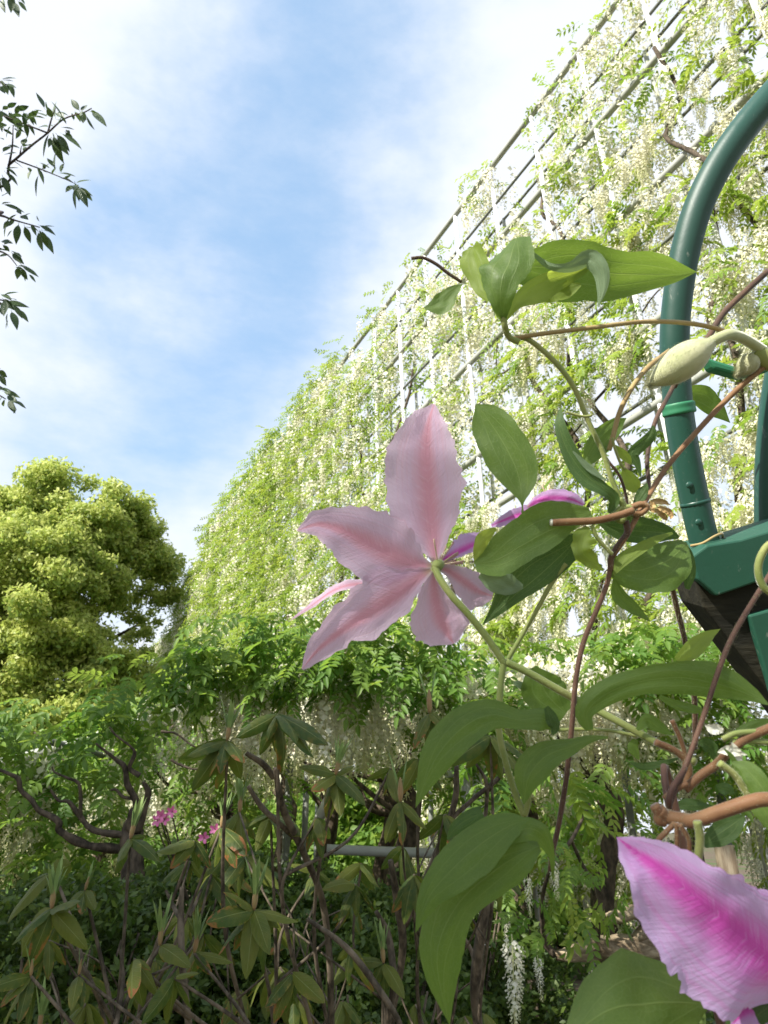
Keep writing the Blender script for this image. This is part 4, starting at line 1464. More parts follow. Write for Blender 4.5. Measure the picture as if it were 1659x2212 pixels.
# leaf ends read off the photograph: (base, tip)
CL = [((405, 565), (360, 500)), ((405, 565), (432, 528)), ((415, 570), (418, 612)), ((430, 575), (470, 645)), ((455, 560), (525, 612)), ((440, 560), (500, 570)), ((320, 600), (270, 520)), ((330, 595), (285, 570)), ((350, 585), (300, 560)),
      ((280, 600), (270, 515)), ((265, 600), (240, 545)), ((250, 660), (220, 775)), ((265, 670), (300, 795)), ((280, 670), (340, 745)), ((300, 665), (400, 735)), ((300, 640), (365, 650)), ((250, 640), (195, 630)), ((240, 600), (160, 580)), ((240, 590), (175, 560)), ((230, 590), (255, 555)),
      ((325, 660), (365, 710)), ((160, 850), (138, 890)), ((195, 870), (178, 975)), ((205, 860), (245, 825)), ((215, 862), (240, 870)), ((280, 870), (270, 770)), ((280, 850), (243, 800)), ((290, 870), (370, 885)), ((300, 870), (315, 825)), ((375, 925), (445, 900)), ((372, 930), (335, 960)), ((378, 935), (380, 1040)),
      ((385, 935), (432, 1015)), ((395, 935), (460, 1000)), ((330, 905), (350, 880)), ((110, 735), (130, 700)), ((110, 745), (155, 720)), ((108, 750), (150, 745)), ((30, 730), (90, 740)), ((20, 850), (85, 845)), ((20, 860), (85, 915)), ((10, 880), (45, 965)), ((0, 900), (5, 960)), ((15, 780), (75, 770)), ((10, 770), (50, 730)), ((60, 620), (10, 560)),
      ((5, 1025), (110, 1060)), ((5, 990), (45, 970)), ((100, 1105), (140, 1070)), ((95, 1120), (80, 1210)), ((120, 1130), (150, 1212)), ((190, 1160), (212, 1252)), ((205, 1165), (263, 1255)), ((190, 1130), (270, 1170)), ((200, 1120), (185, 1090)), ((150, 1125), (180, 1180)), ((60, 1110), (20, 1140)), ((40, 1110), (15, 1180)), ((100, 1085), (135, 1100)), ((215, 1140), (270, 1140)),
      ((0, 1215), (50, 1215)), ((10, 1230), (45, 1260)), ((55, 1270), (110, 1320)), ((70, 1275), (105, 1290)), ((95, 1340), (88, 1395)), ((105, 1345), (130, 1400)), ((105, 1340), (185, 1385)), ((50, 1280), (0, 1290)), ((80, 1338), (150, 1345)),
      ((0, 1480), (50, 1500)), ((10, 1520), (130, 1540)), ((20, 1540), (90, 1560)), ((40, 1570), (28, 1640)), ((55, 1560), (85, 1640)), ((80, 1550), (138, 1612)), ((0, 1560), (20, 1580)), ((60, 1530), (110, 1590)), ((10, 1500), (60, 1550)), ((0, 1880), (25, 1935)), ((-10, 1860), (30, 1895)), ((10, 1970), (85, 1990)), ((20, 2010), (15, 2040)), ((40, 2010), (70, 2070)), ((70, 2015), (125, 2052)), ((30, 1990), (80, 2020)), ((0, 1960), (50, 1960)),
      ((60, 0), (90, 68)), ((85, 0), (130, 50)), ((10, -10), (15, 45)), ((100, -10), (125, 15)), ((0, 400), (70, 390)), ((20, 420), (75, 440)), ((10, 420), (40, 465)), ((0, 430), (20, 460)), ((40, 410), (70, 480))]
for i, (a_, b_) in enumerate(CL):
    A = at(8, *a_, CD + 0.05 * math.sin(i * 1.7))
    B = at(8, *b_, CD + 0.05 * math.sin(i * 1.7) + 0.04 * math.sin(i * 2.9))
    v = B - A
    s = v.length / 0.11
    link('leaf', CLM[i % 4], cherry, mat4(rot_from(np.array(v.normalized()), up=(rng.normal(0, .3), -0.85, rng.uniform(.1, .6))), s * 1.15, A) @ Matrix.Diagonal((1, max(0.9, 0.75 / s), 1, 1)))
    if i % 5 != 4:
        v2 = v.normalized() + Vector((rng.normal(0, .5), rng.normal(0, .6), rng.normal(-.25, .4)))
        link('leaf', CLM[(i + 1) % 4], cherry, mat4(rot_from(np.array(v2.normalized()), up=(rng.normal(0, .5), -0.7, rng.uniform(.1, .9))), max(0.45, s * rng.uniform(.6, 1.0)), A + Vector((rng.normal(0, .012), rng.normal(0, .03), rng.normal(0, .012)))))
for i in range(46):
    a_ = (rng.uniform(-30, 170), rng.uniform(545, 650))
    A = at(8, *a_, CD + rng.uniform(-.1, .1))
    v = np.array([rng.normal(0.3, .6), rng.normal(0, .6), rng.uniform(-.9, .2)])
    link('leaf', CLM[i % 4], cherry, mat4(rot_from(v), rng.uniform(0.5, 0.85), A))
# the rest of the crown, over and beside the path, unseen, shaped for its shade, with gaps cut for sun on clematis and arbour
SUNNY = [at(13, 800, 250, .47), at(13, 500, 300, .44), at(0, 1470, 950, .63), at(0, 1500, 500, .63), at(14, 300, 300, .45), at(14, 400, 1100, .44), at(2, 1040, 330, .468), at(12, 650, 1500, .285), at(4, 1150, 1330, .29), at(14, 1250, 1150, .45), at(1, 1300, 730, .475), at(0, 1560, 1220, .6), at(2, 640, 1050, .445), at(2, 700, 1400, .442), at(2, 1100, 1400, .452),
         at(0, 520, 1430, 4.0), at(0, 640, 1400, 4.0), at(0, 760, 1420, 4.0), at(0, 900, 1430, 4.0), at(0, 700, 1560, 4.2)]


def shades(c, m):
    for p_ in SUNNY:
        w_ = Vector(c) - p_
        if (w_ - TO_SUN * w_.dot(TO_SUN)).length < m:
            return True
    return False


cp = []
for i in range(165):
    c = ball(1, (-4.3, -0.3, 5.1), (2.6, 2.5, 2.0))[0]
    if in_frame(c, 330) or c[2] < 2.6 or shades(c, 0.42):
        continue
    if any(in_frame(c + np.array(o_), 60) for o_ in ((.3, 0, 0), (0, .3, 0), (0, 0, .3), (0, 0, -.3), (.3, .3, .3))):
        continue
    cp.append(ball(110, c, (.30, .30, .22)))
    if i % 4 == 0:
        a = trunk_pt(max(2.2, c[2] - 0.9))
        tube('branch', [a, a.lerp(Vector(c), .5) + Vector((0, 0, .15)), Vector(c)], [0.045, 0.022, 0.006], 'cherry_bark', cherry, sides=5)
# unseen bough added only to shade the clematis, one leaf tuft per shaded spot
bough = []
for tg, r_, n_ in ((at(4, 430, 640, .38), .085, 60), (at(4, 300, 1080, .37), .09, 70), (at(4, 560, 900, .38), .07, 40), (at(3, 1330, 1150, .4), .03, 6), (at(2, 900, 800, .46), .03, 2), (at(14, 640, 1180, .45), .03, 3)):
    c = np.array(tg + TO_SUN * 5.3)
    bough.append(Vector(c) + Vector((0, 0, -0.12)))
    cp.append(ball(n_, c, (r_, r_, r_ * .9)))
bough.sort(key=lambda v: v.x)
a = trunk_pt(3.6)
tube('branch', [a, a.lerp(bough[0], .5) + Vector((0, 0, .3)), bough[0], bough[len(bough) // 2], bough[-1]], [0.06, 0.04, 0.012, 0.006, 0.004], 'cherry_bark', cherry, sides=6)
cp = np.concatenate(cp)
foliage('crown', cp, 0.058, 'azalea_leaf', cherry, 0.6, 2.1)

# ------------------------------------------------------------------ green garden arch
AD = 0.63
arch = thing('garden_arch', 'green metal pipe arch with a bracket and dark timber brace', 'arch', (at(0, 1760, 1500, AD).x, at(0, 1760, 1500, AD).y, 0))
cen = [(1526, 1182), (1515, 1145), (1497, 1065), (1481, 985), (1468, 905), (1461, 830), (1457, 740), (1463, 650), (1480, 545), (1511, 440), (1563, 340), (1640, 238), (1745, 130), (1880, 30), (2060, -10), (2240, 60), (2390, 230), (2480, 520), (2520, 900), (2540, 1500)]
P = [at(0, x, y, AD) for x, y in cen]
foot = Vector((P[-1].x, P[-1].y, -0.05))
tube('arch_pipe', P + [P[-1].lerp(foot, .5), foot], 0.0122, 'green_pipe', arch, sides=20, seg=130)
cc = [at(0, 1464, 872, AD), at(0, 1466, 884, AD), at(0, 1468, 896, AD)]
tube('collar', [cc[0], cc[0].lerp(cc[2], .15), cc[1], cc[0].lerp(cc[2], .85), cc[2]], [0.0131, 0.0139, 0.0136, 0.0139, 0.0131], 'green_plastic', arch, sides=20, seg=12)
P2 = [at(0, 1662, 1200, AD + .05), at(0, 1660, 1100, AD + .05), at(0, 1664, 960, AD + .05), at(0, 1685, 800, AD + .05), at(0, 1740, 640, AD + .05), at(0, 1840, 480, AD + .05), at(0, 2000, 380, AD + .05), at(0, 2200, 420, AD + .05), at(0, 2380, 700, AD + .05), at(0, 2480, 1500, AD + .05)]
foot2 = Vector((P2[-1].x, P2[-1].y, -0.05))
tube('arch_pipe', P2 + [P2[-1].lerp(foot2, .5), foot2], 0.0122, 'green_pipe', arch, sides=16, seg=60)
AXIS = CROT @ Vector((0, 0, -1))


def prism(name, zpts, d0, d1, mat, parent, z=0, bev=0.0016):
    A = [at(z, x, y, d0) for x, y in zpts]
    B = [p + AXIS * (d1 - d0) for p in A]
    n = len(A)
    F = [list(range(n))[::-1], [n + i for i in range(n)]] + [[i, (i + 1) % n, n + (i + 1) % n, n + i] for i in range(n)]
    o = link(name, make_mesh(name, A + B, F, mat, smooth=False), parent)
    m = o.modifiers.new('bevel', 'BEVEL')
    m.width = bev
    m.segments = 2
    return o


prism('bracket', [(1494, 1203), (1528, 1178), (1600, 1166), (1760, 1118), (1760, 1215), (1548, 1288), (1507, 1252)], 0.595, 0.66, 'green_metal', arch)
prism('brace', [(1500, 1248), (1530, 1262), (1760, 1200), (1760, 1625), (1690, 1532), (1521, 1312)], 0.604, 0.652, 'timber', arch)
prism('brace_strip', [(1618, 1330), (1760, 1290), (1760, 1620), (1668, 1500)], 0.598, 0.606, 'green_metal', arch)
tube('wire_tie', [at(11, 370, 1180, AD - .016), at(11, 440, 1165, AD - .02), at(11, 510, 1125, AD - .018), at(11, 555, 1110, AD - 0.01), at(11, 560, 1140, AD)], 0.0011, 'stem_tan', arch, sides=6, seg=16)
for bx_, by_ in ((1492, 1048), (1512, 1128)):
    b0 = at(0, bx_ - 3, by_, AD - 0.0115)
    tube('rivet', [b0, b0 - AXIS * 0.0008, b0 - AXIS * 0.0016], [0.003, 0.0027, 0.0012], 'green_pipe', arch, sides=12, seg=6)
tube('joint_ring', [at(0, 1501, 1082, AD), at(0, 1503, 1090, AD)], [0.01265, 0.01265], 'green_pipe', arch, sides=20, seg=3)
q = at(0, 1760, 1560, 0.63)
V = []
for zz in (-0.05, q.z + 0.16):
    V += [(q.x - .01, q.y - .03, zz), (q.x + .07, q.y - .03, zz), (q.x + .07, q.y + .05, zz), (q.x - .01, q.y + .05, zz)]
po = link('post', make_mesh('post', V, [[3, 2, 1, 0], [4, 5, 6, 7], [0, 1, 5, 4], [1, 2, 6, 5], [2, 3, 7, 6], [3, 0, 4, 7]], 'timber', smooth=False), arch)
clip = prism('plant_clip', [(1405, 715), (1440, 728), (1560, 765), (1670, 735), (1670, 775), (1560, 800), (1430, 765)], 0.535, 0.55, 'green_plastic', None, 1, 0.002)
tag(clip, 'bright green plastic plant clip holding the clematis near the fuzzy bud', 'plant clip')

# ------------------------------------------------------------------ clematis
cv_root = at(3, 1160, 1690, 0.36)
clem = thing('clematis_vine', 'clematis with pale pink flowers climbing the green arch', 'clematis', (cv_root.x + 0.08, cv_root.y + 0.1, 0))


def stem(z, pts, d, rpx, mat, seg=None, name='stem', fuzz=True):
    k_ = ZONES[z][2]
    ds = d if hasattr(d, '__len__') else [d] * len(pts)
    P_ = [at(z, x, y, dd) for (x, y), dd in zip(pts, ds)]
    r_ = [rpx * k_ * dd / FPX for dd in ds]
    o = tube(name, P_, r_, mat, clem, sides=9, seg=seg or len(pts) * 6, knob=0.10)
    if fuzz:
        n_ = 80
        Q = catmull(P_, n_)
        Rr = catmull(r_, n_)[:, 0]
        T_ = np.gradient(Q, axis=0)
        T_ /= np.linalg.norm(T_, axis=1)[:, None]
        L_ = float(np.sum(np.linalg.norm(np.diff(Q, axis=0), axis=1)))
        m = int(L_ * 9000)
        j = rng.integers(0, n_, m)
        a = np.cross(T_[j], rng.normal(0, 1, (m, 3)))
        a /= np.linalg.norm(a, axis=1)[:, None]
        p = Q[j] + T_[j] * rng.uniform(-.5, .5, (m, 1)) * (L_ / n_) + a * Rr[j][:, None] * 0.97
        e = p + (a + T_[j] * rng.normal(0, .5, (m, 1)) + rng.normal(0, .3, (m, 3))) * rng.uniform(.0004, .0013, (m, 1))
        w_ = np.cross(a, T_[j]) * 0.00005
        V_ = np.stack([p - w_, p + w_, e], 1).reshape(-1, 3)
        h = link('hair', make_mesh('hair', V_, np.arange(m * 3).reshape(-1, 3), 'bud_skin', smooth=False), o)
        h['kind'] = 'stuff'
    return o


# stems
stem(13, [(18, 205), (80, 202), (150, 235), (215, 285), (285, 330)], 0.47, 9, 'stem_dark')
stem(13, [(500, 480), (512, 560), (535, 620), (590, 648)], [0.445, 0.445, 0.45, 0.45], 17, 'stem_green')
stem(13, [(540, 632), (700, 605), (980, 570), (1250, 540), (1480, 548), (1659, 585), (1790, 650), (1880, 740)], [0.45, 0.455, 0.46, 0.47, 0.48, 0.49, 0.5, 0.5], 12, 'stem_tan')
stem(1, [(585, 630), (650, 645), (760, 740), (840, 850), (890, 970), (960, 1120), (1000, 1240), (1050, 1340), (1090, 1390)], 0.455, 11, 'stem_green', 60)
stem(14, [(735, 130), (800, 150), (860, 160), (905, 150), (900, 125)], 0.45, 9, 'stem_green')
stem(14, [(940, 330), (1010, 450), (1080, 540), (1120, 640), (1140, 760), (1110, 820)], 0.462, 10, 'stem_dark')
stem(14, [(1490, -130), (1420, 10), (1335, 170), (1290, 320), (1270, 470), (1280, 620), (1240, 760), (1180, 800)], [0.55, 0.54, 0.52, 0.51, 0.5, 0.49, 0.47, 0.46], 15, 'stem_dark', 60)
stem(1, [(1659, 350), (1560, 440), (1470, 530), (1400, 640), (1330, 720), (1260, 840)], [0.6, 0.59, 0.58, 0.57, 0.555, 0.545], 13, 'stem_dark')
stem(1, [(1680, 730), (1590, 800), (1480, 900), (1350, 1040), (1240, 1170), (1160, 1290), (1110, 1380), (1060, 1470), (1000, 1560)], [0.5, 0.5, 0.5, 0.49, 0.48, 0.465, 0.455, 0.45, 0.45], 12, 'stem_rust', 60)
stem(1, [(1240, 690), (1150, 760), (1080, 850), (1030, 950), (1000, 1060), (985, 1110)], [0.52, 0.5, 0.49, 0.485, 0.48, 0.48], 11, 'stem_tan', 40)
stem(14, [(1040, 300), (1060, 380), (1100, 480), (1130, 510)], 0.47, 9, 'stem_green')
# the cut stem with its pale end, and the knotted node
stem(14, [(645, 862), (780, 856), (930, 848), (1090, 812), (1180, 780)], 0.445, 25, 'stem_rust')
ce = at(14, 642, 862, 0.445)
tube('cut_end', [ce, ce + Vector((-0.0012, 0, 0))], [0.0022, 0.0018], 'pale_tissue', clem, sides=10, seg=4)
stem(14, [(1090, 700), (1120, 780), (1110, 850), (1060, 830), (1080, 780), (1150, 760), (1180, 790)], 0.45, 20, 'stem_green')
stem(14, [(1170, 760), (1230, 740), (1270, 760), (1230, 800), (1180, 800)], 0.45, 22, 'stem_rust')
stem(14, [(1130, 850), (1140, 930), (1090, 1000), (1050, 1060), (1030, 1110), (1035, 1180)], 0.45, 22, 'stem_dark')
stem(14, [(905, 880), (940, 960), (1000, 1030), (1040, 1070)], 0.445, 14, 'stem_green')
# main downward stem
stem(3, [(870, 430), (850, 560), (800, 690), (730, 860), (690, 1050), (670, 1280), (640, 1560), (600, 1800), (570, 1930), (560, 2020)], [0.45, 0.45, 0.447, 0.444, 0.44, 0.436, 0.432, 0.428, 0.425, 0.424], 13.5, 'stem_mauve', 80)
stem(3, [(1150, 480), (1170, 570), (1200, 700), (1240, 860), (1270, 1020), (1290, 1180), (1290, 1400)], [0.47, 0.48, 0.49, 0.5, 0.51, 0.52, 0.53], 14, 'stem_dark', 40)
stem(3, [(1760, 380), (1659, 540), (1500, 800), (1420, 980), (1330, 1250), (1240, 1500), (1160, 1690)], [0.43, 0.42, 0.40, 0.39, 0.38, 0.37, 0.36], 13, 'stem_mauve', 60)
tube('stem', [at(3, 1240, 1500, 0.37), cv_root, at(4, 1330, 800, 0.375), Vector((cv_root.x + .06, cv_root.y + .06, 0.9)), Vector((cv_root.x + .08, cv_root.y + .1, -0.05))], [0.0014, 0.0016, 0.0022, 0.003, 0.004], 'stem_mauve', clem, sides=8, seg=40)
# coiled pale tendril at the right edge
stem(11, [(870, 1150), (815, 1190), (775, 1270), (772, 1350), (800, 1420), (850, 1460)], 0.4, 22, 'stem_green')
# flower stalk and its forks
stem(2, [(1080, 1125), (1110, 1190), (1180, 1290), (1280, 1400), (1390, 1540), (1490, 1690)], [0.452, 0.447, 0.442, 0.44, 0.44, 0.44], 22, 'stem_green', 60)
stem(3, [(335, 965), (450, 1020), (600, 1105), (700, 1160), (900, 1265), (1090, 1370), (1210, 1425), (1290, 1470)], [0.44, 0.44, 0.44, 0.44, 0.43, 0.42, 0.41, 0.40], 19, 'stem_green', 60)
stem(3, [(340, 965), (430, 810), (500, 690), (560, 580), (640, 470)], 0.45, 12, 'stem_green')
stem(3, [(325, 970), (312, 1060), (305, 1150), (300, 1300), (330, 1450), (380, 1620), (430, 1740)], [0.44, 0.438, 0.436, 0.434, 0.43, 0.428, 0.425], 17, 'stem_green', 50)
stem(3, [(430, 1740), (450, 1660), (440, 1600)], 0.425, 17, 'stem_green')
stem(3, [(600, 1310), (700, 1305), (860, 1312), (1000, 1340)], 0.46, 9, 'stem_green')
stem(3, [(1090, 1370), (1200, 1420), (1260, 1500), (1240, 1600)], 0.40, 17, 'stem_rust')
# lower right knot
stem(12, [(400, 860), (450, 900), (560, 920), (620, 925), (780, 870), (1000, 800), (1120, 790)], [0.33, 0.33, 0.325, 0.32, 0.315, 0.31, 0.31], 44, 'stem_rust', 50)
stem(12, [(370, 830), (400, 880), (400, 920), (440, 930)], 0.33, 34, 'stem_rust')
stem(12, [(640, 930), (655, 1010), (655, 1080), (640, 1200)], 0.315, 26, 'stem_green')
stem(12, [(500, 940), (440, 1000), (390, 1060), (400, 1150)], 0.325, 17, 'stem_rust')
stem(12, [(510, 940), (512, 1020), (512, 1120)], 0.322, 15, 'stem_rust')
stem(12, [(530, 950), (570, 1010), (590, 1060), (590, 1150)], 0.32, 15, 'stem_rust')
stem(12, [(560, 730), (660, 640), (760, 570), (850, 480), (960, 400), (1120, 330)], [0.37, 0.37, 0.37, 0.36, 0.36, 0.36], 28, 'stem_rust', 40)
stem(12, [(430, 790), (500, 730), (580, 690)], 0.365, 20, 'stem_rust')
stem(12, [(480, 290), (530, 400), (560, 500), (560, 600)], 0.40, 15, 'stem_rust')
stem(12, [(780, 560), (880, 640), (960, 760), (1010, 800)], 0.33, 22, 'stem_green')
stem(12, [(860, 430), (950, 420), (1100, 430)], 0.36, 18, 'stem_green')
stem(12, [(800, 410), (900, 370), (1100, 360)], 0.36, 18, 'stem_green')


def lf(z, mid, d, hl, hr, mat='clematis_leaf', **kw):
    global leaf_seed
    leaf_seed += 1
    kw.setdefault('ripple', 0.10)
    kw.setdefault('waves', 2.3)
    kw.setdefault('ragged', 0.05)
    return blade('leaf', clem, z, mid, d, hl, hr, mat=mat, seed=leaf_seed, **kw)


leaf_seed = 0
CLD, YNG, DRK, PAL = 'clematis_leaf', 'clematis_young_leaf', 'clematis_dark_leaf', 'clematis_pale_leaf'
# the big trifoliate leaf on top
lf(13, [(560, 260), (680, 250), (800, 248), (950, 262), (1080, 285), (1300, 292), (1430, 288), (1528, 276)], [0.49, 0.485, 0.48, 0.475, 0.47, 0.475, 0.48, 0.485], [60, 130, 178, 160, 140, 75, 36, 0], [60, 100, 140, 140, 118, 110, 55, 0], CLD, roll=[20, 14, 8], cup=0.12, ripple=0.06, waves=3)
lf(13, [(508, 548), (490, 440), (500, 320), (545, 200), (575, 95)], [0.445, 0.438, 0.436, 0.442, 0.458], [10, 62, 84, 106, 60], [10, 60, 120, 150, 34], CLD, roll=[0, -22, -30], cup=-0.25, ripple=0.14, waves=1.5, nu=24)
lf(13, [(525, 530), (570, 440), (660, 360), (780, 310), (900, 275), (960, 250)], [0.448, 0.452, 0.46, 0.466, 0.468, 0.468], [4, 40, 90, 66, 34, 10], [4, 30, 42, 46, 34, 10], YNG, roll=10, cup=0.25)
lf(13, [(590, 110), (680, 195), (760, 246), (860, 246), (950, 200), (1010, 250), (1030, 340), (1005, 470)], [0.462, 0.456, 0.452, 0.45, 0.448, 0.446, 0.447, 0.45], [3, 12, 22, 34, 52, 48, 34, 0], [3, 10, 14, 22, 40, 44, 32, 0], PAL, roll=12, cup=-0.12, nu=26)
lf(13, [(690, 440), (760, 405), (840, 375), (915, 345)], 0.472, [4, 34, 40, 6], [4, 42, 54, 8], YNG, roll=-10, cup=0.2, ripple=0.2)
lf(13, [(430, 430), (390, 360), (365, 270), (345, 190), (335, 150)], [0.446, 0.45, 0.455, 0.46, 0.462], [20, 84, 76, 66, 40], [12, 40, 58, 66, 40], YNG, roll=[-10, -30], cup=0.4, ripple=0.2, waves=2)
lf(13, [(290, 340), (230, 385), (170, 440), (90, 470)], 0.465, [2, 30, 42, 6], [2, 40, 70, 10], CLD, roll=25, cup=0.2)
# leaf beside the flower
lf(14, [(448, 800), (445, 730), (435, 620), (395, 480), (310, 320), (210, 170), (140, 78)], [0.44, 0.44, 0.443, 0.447, 0.452, 0.458, 0.462], [9, 12, 105, 150, 140, 110, 0], [9, 12, 95, 155, 160, 120, 0], CLD, roll=[-6, -4, -2], cup=0.12, ripple=0.05, waves=4, nu=24)
# large shaded leaf
lf(14, [(900, 800), (760, 860), (600, 930), (420, 1030), (270, 1110), (130, 1130)], [0.452, 0.45, 0.446, 0.442, 0.438, 0.436], [40, 150, 190, 160, 120, 10], [30, 60, 110, 110, 120, 60], CLD, roll=[0, 10, 14], cup=0.16, nu=22)
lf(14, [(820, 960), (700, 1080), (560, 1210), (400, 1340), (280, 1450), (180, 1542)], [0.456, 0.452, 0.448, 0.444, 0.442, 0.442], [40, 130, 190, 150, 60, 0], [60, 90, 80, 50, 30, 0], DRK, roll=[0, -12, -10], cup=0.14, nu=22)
lf(14, [(160, 1215), (260, 1260), (360, 1290), (450, 1290)], 0.436, [12, 60, 50, 10], [30, 60, 90, 20], PAL, roll=14, cup=0.1)
lf(14, [(270, 900), (200, 960), (150, 1040), (130, 1120)], 0.44, [10, 50, 30, 4], [10, 40, 50, 8], YNG, roll=-20)
# narrow twisted leaf
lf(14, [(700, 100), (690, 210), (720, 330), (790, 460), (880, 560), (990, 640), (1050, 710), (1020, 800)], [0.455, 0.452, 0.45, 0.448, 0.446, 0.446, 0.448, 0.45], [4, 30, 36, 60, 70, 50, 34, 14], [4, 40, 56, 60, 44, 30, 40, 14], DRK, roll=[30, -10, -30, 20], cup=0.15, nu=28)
lf(14, [(780, 390), (850, 470), (920, 530), (1010, 590)], 0.445, [4, 16, 18, 2], [4, 22, 22, 2], PAL, roll=-10)
lf(14, [(850, 480), (900, 390), (970, 290), (1060, 210), (1135, 170)], [0.48, 0.482, 0.485, 0.49, 0.49], [30, 80, 90, 60, 0], [10, 50, 60, 40, 0], CLD, roll=10, cup=0.15)
lf(14, [(1060, 350), (1100, 400), (1140, 440), (1165, 480)], 0.475, [4, 30, 26, 2], [4, 30, 26, 2], YNG, cup=0.4)
lf(14, [(1110, 500), (1150, 560), (1180, 620), (1185, 665)], 0.47, [8, 54, 62, 14], [8, 40, 48, 12], YNG, cup=0.5)
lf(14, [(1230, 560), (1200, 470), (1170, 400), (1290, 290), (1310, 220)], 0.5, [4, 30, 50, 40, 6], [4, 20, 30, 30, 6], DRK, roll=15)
lf(1, [(1290, 905), (1350, 900), (1420, 935), (1500, 995)], 0.665, [10, 18, 28, 0], [20, 72, 52, 0], CLD, roll=10)
lf(14, [(1180, 760), (1230, 690), (1260, 640), (1270, 600)], 0.46, [10, 34, 20, 2], [10, 40, 34, 2], DRK)
# right cluster
lf(14, [(1530, 1000), (1440, 1090), (1320, 1150), (1180, 1180), (1045, 1150)], [0.47, 0.46, 0.455, 0.452, 0.45], [40, 150, 150, 110, 70], [20, 150, 180, 130, 70], CLD, roll=[0, 14, 8], cup=-0.15, nu=22)
lf(14, [(1440, 930), (1330, 980), (1220, 1050), (1120, 1130), (1050, 1210)], [0.458, 0.452, 0.448, 0.446, 0.446], [8, 30, 50, 60, 8], [8, 20, 26, 20, 4], YNG, roll=[0, 20], cup=0.1)
lf(14, [(1050, 1230), (1100, 1330), (1190, 1420), (1300, 1522)], [0.452, 0.454, 0.456, 0.458], [10, 70, 50, 0], [10, 26, 26, 0], CLD, roll=-14)
lf(14, [(960, 860), (1080, 900), (1220, 920), (1380, 930), (1480, 960)], 0.468, [20, 70, 80, 60, 10], [20, 90, 100, 60, 10], DRK, roll=8, cup=0.1)
lf(14, [(1500, 1000), (1540, 1100), (1560, 1200), (1530, 1300)], 0.475, [30, 60, 60, 10], [30, 40, 30, 20], DRK, roll=-15)
lf(14, [(880, 890), (840, 960), (840, 1050), (900, 1120), (985, 1185)], [0.445, 0.442, 0.44, 0.442, 0.446], [8, 60, 66, 40, 0], [8, 84, 70, 46, 0], YNG, ripple=0.35, waves=4, ragged=0.3, cup=0.2)
# lower leaves
lf(4, [(760, 150), (700, 120), (600, 125), (480, 105), (360, 165), (250, 290), (165, 500)], [0.40, 0.4, 0.4, 0.4, 0.398, 0.394, 0.39], [20, 44, 44, 68, 92, 70, 0], [20, 50, 38, 60, 78, 66, 0], CLD, roll=[10, 16, 10], cup=-0.16, nu=26)
lf(4, [(720, 70), (750, 120), (760, 160), (745, 190)], 0.398, [14, 34, 26, 6], [10, 20, 16, 4], DRK, roll=-10)
lf(3, [(760, 1310), (745, 1220), (840, 1130), (1000, 1070), (1200, 1045), (1400, 1075), (1560, 1130), (1660, 1180)], [0.40, 0.4, 0.4, 0.4, 0.398, 0.392, 0.386, 0.38], [20, 36, 60, 62, 84, 76, 36, 4], [20, 60, 66, 66, 80, 96, 50, 4], CLD, roll=[8, 14, 10], cup=-0.14, nu=28)
lf(3, [(640, 1225), (560, 1150), (510, 1070), (480, 990)], 0.47, [50, 100, 90, 10], [60, 100, 110, 30], CLD, roll=8, cup=0.1)
lf(3, [(440, 1100), (420, 1090), (390, 1075), (370, 1065)], 0.47, [4, 20, 16, 0], [4, 16, 12, 0], PAL)
lf(3, [(1200, 960), (1270, 900), (1340, 840), (1420, 798)], [0.47, 0.47, 0.475, 0.48], [20, 50, 36, 0], [20, 40, 26, 0], YNG, roll=10, cup=0.2)
lf(3, [(1110, 1140), (1190, 1180), (1280, 1200), (1350, 1215)], 0.43, [10, 22, 26, 4], [10, 24, 20, 4], CLD)
lf(3, [(850, 1345), (760, 1355), (660, 1395), (540, 1440), (455, 1540), (425, 1690)], [0.41, 0.408, 0.404, 0.4, 0.398, 0.397], [6, 20, 44, 78, 84, 0], [6, 18, 40, 70, 66, 0], CLD, roll=[6, 14], cup=-0.14, nu=24)
lf(4, [(650, 550), (560, 575), (430, 660), (310, 770), (220, 880), (165, 1030)], [0.385, 0.38, 0.374, 0.368, 0.364, 0.362], [4, 60, 92, 80, 50, 0], [4, 56, 98, 90, 50, 0], CLD, roll=[8, 14, 8], cup=-0.14, nu=26)
lf(4, [(690, 660), (600, 700), (480, 780), (350, 900), (270, 1050), (260, 1200), (310, 1420)], [0.385, 0.382, 0.38, 0.376, 0.372, 0.37, 0.368], [20, 60, 100, 130, 96, 60, 0], [20, 80, 90, 80, 104, 90, 0], CLD, roll=[0, 12, 8], cup=-0.16, nu=28)
lf(4, [(748, 800), (742, 700), (700, 610), (620, 590), (520, 670)], [0.425, 0.41, 0.395, 0.388, 0.384], [4, 14, 40, 44, 6], [4, 16, 50, 50, 6], CLD, roll=10, cup=-0.1)
lf(4, [(450, 520), (400, 540), (340, 580), (300, 630)], 0.40, [30, 34, 26, 4], [20, 40, 30, 4], DRK)
lf(4, [(1400, 1330), (1280, 1325), (1140, 1330), (980, 1360), (800, 1480)], [0.30, 0.295, 0.29, 0.286, 0.282], [20, 150, 205, 150, 20], [20, 130, 190, 150, 20], CLD, roll=[6, 10], cup=-0.12, nu=26)
lf(12, [(860, 560), (960, 610), (1060, 730), (1130, 880), (1180, 1080)], [0.335, 0.33, 0.325, 0.322, 0.32], [20, 110, 120, 120, 20], [10, 60, 60, 70, 10], CLD, roll=[8, 12], cup=-0.14, nu=22)
lf(12, [(680, 1080), (760, 1020), (850, 960), (930, 900)], 0.39, [20, 70, 70, 20], [20, 60, 70, 20], DRK, cup=0.1)
lf(12, [(490, 850), (560, 830), (640, 830), (740, 840)], 0.41, [10, 26, 30, 6], [10, 40, 36, 6], DRK)
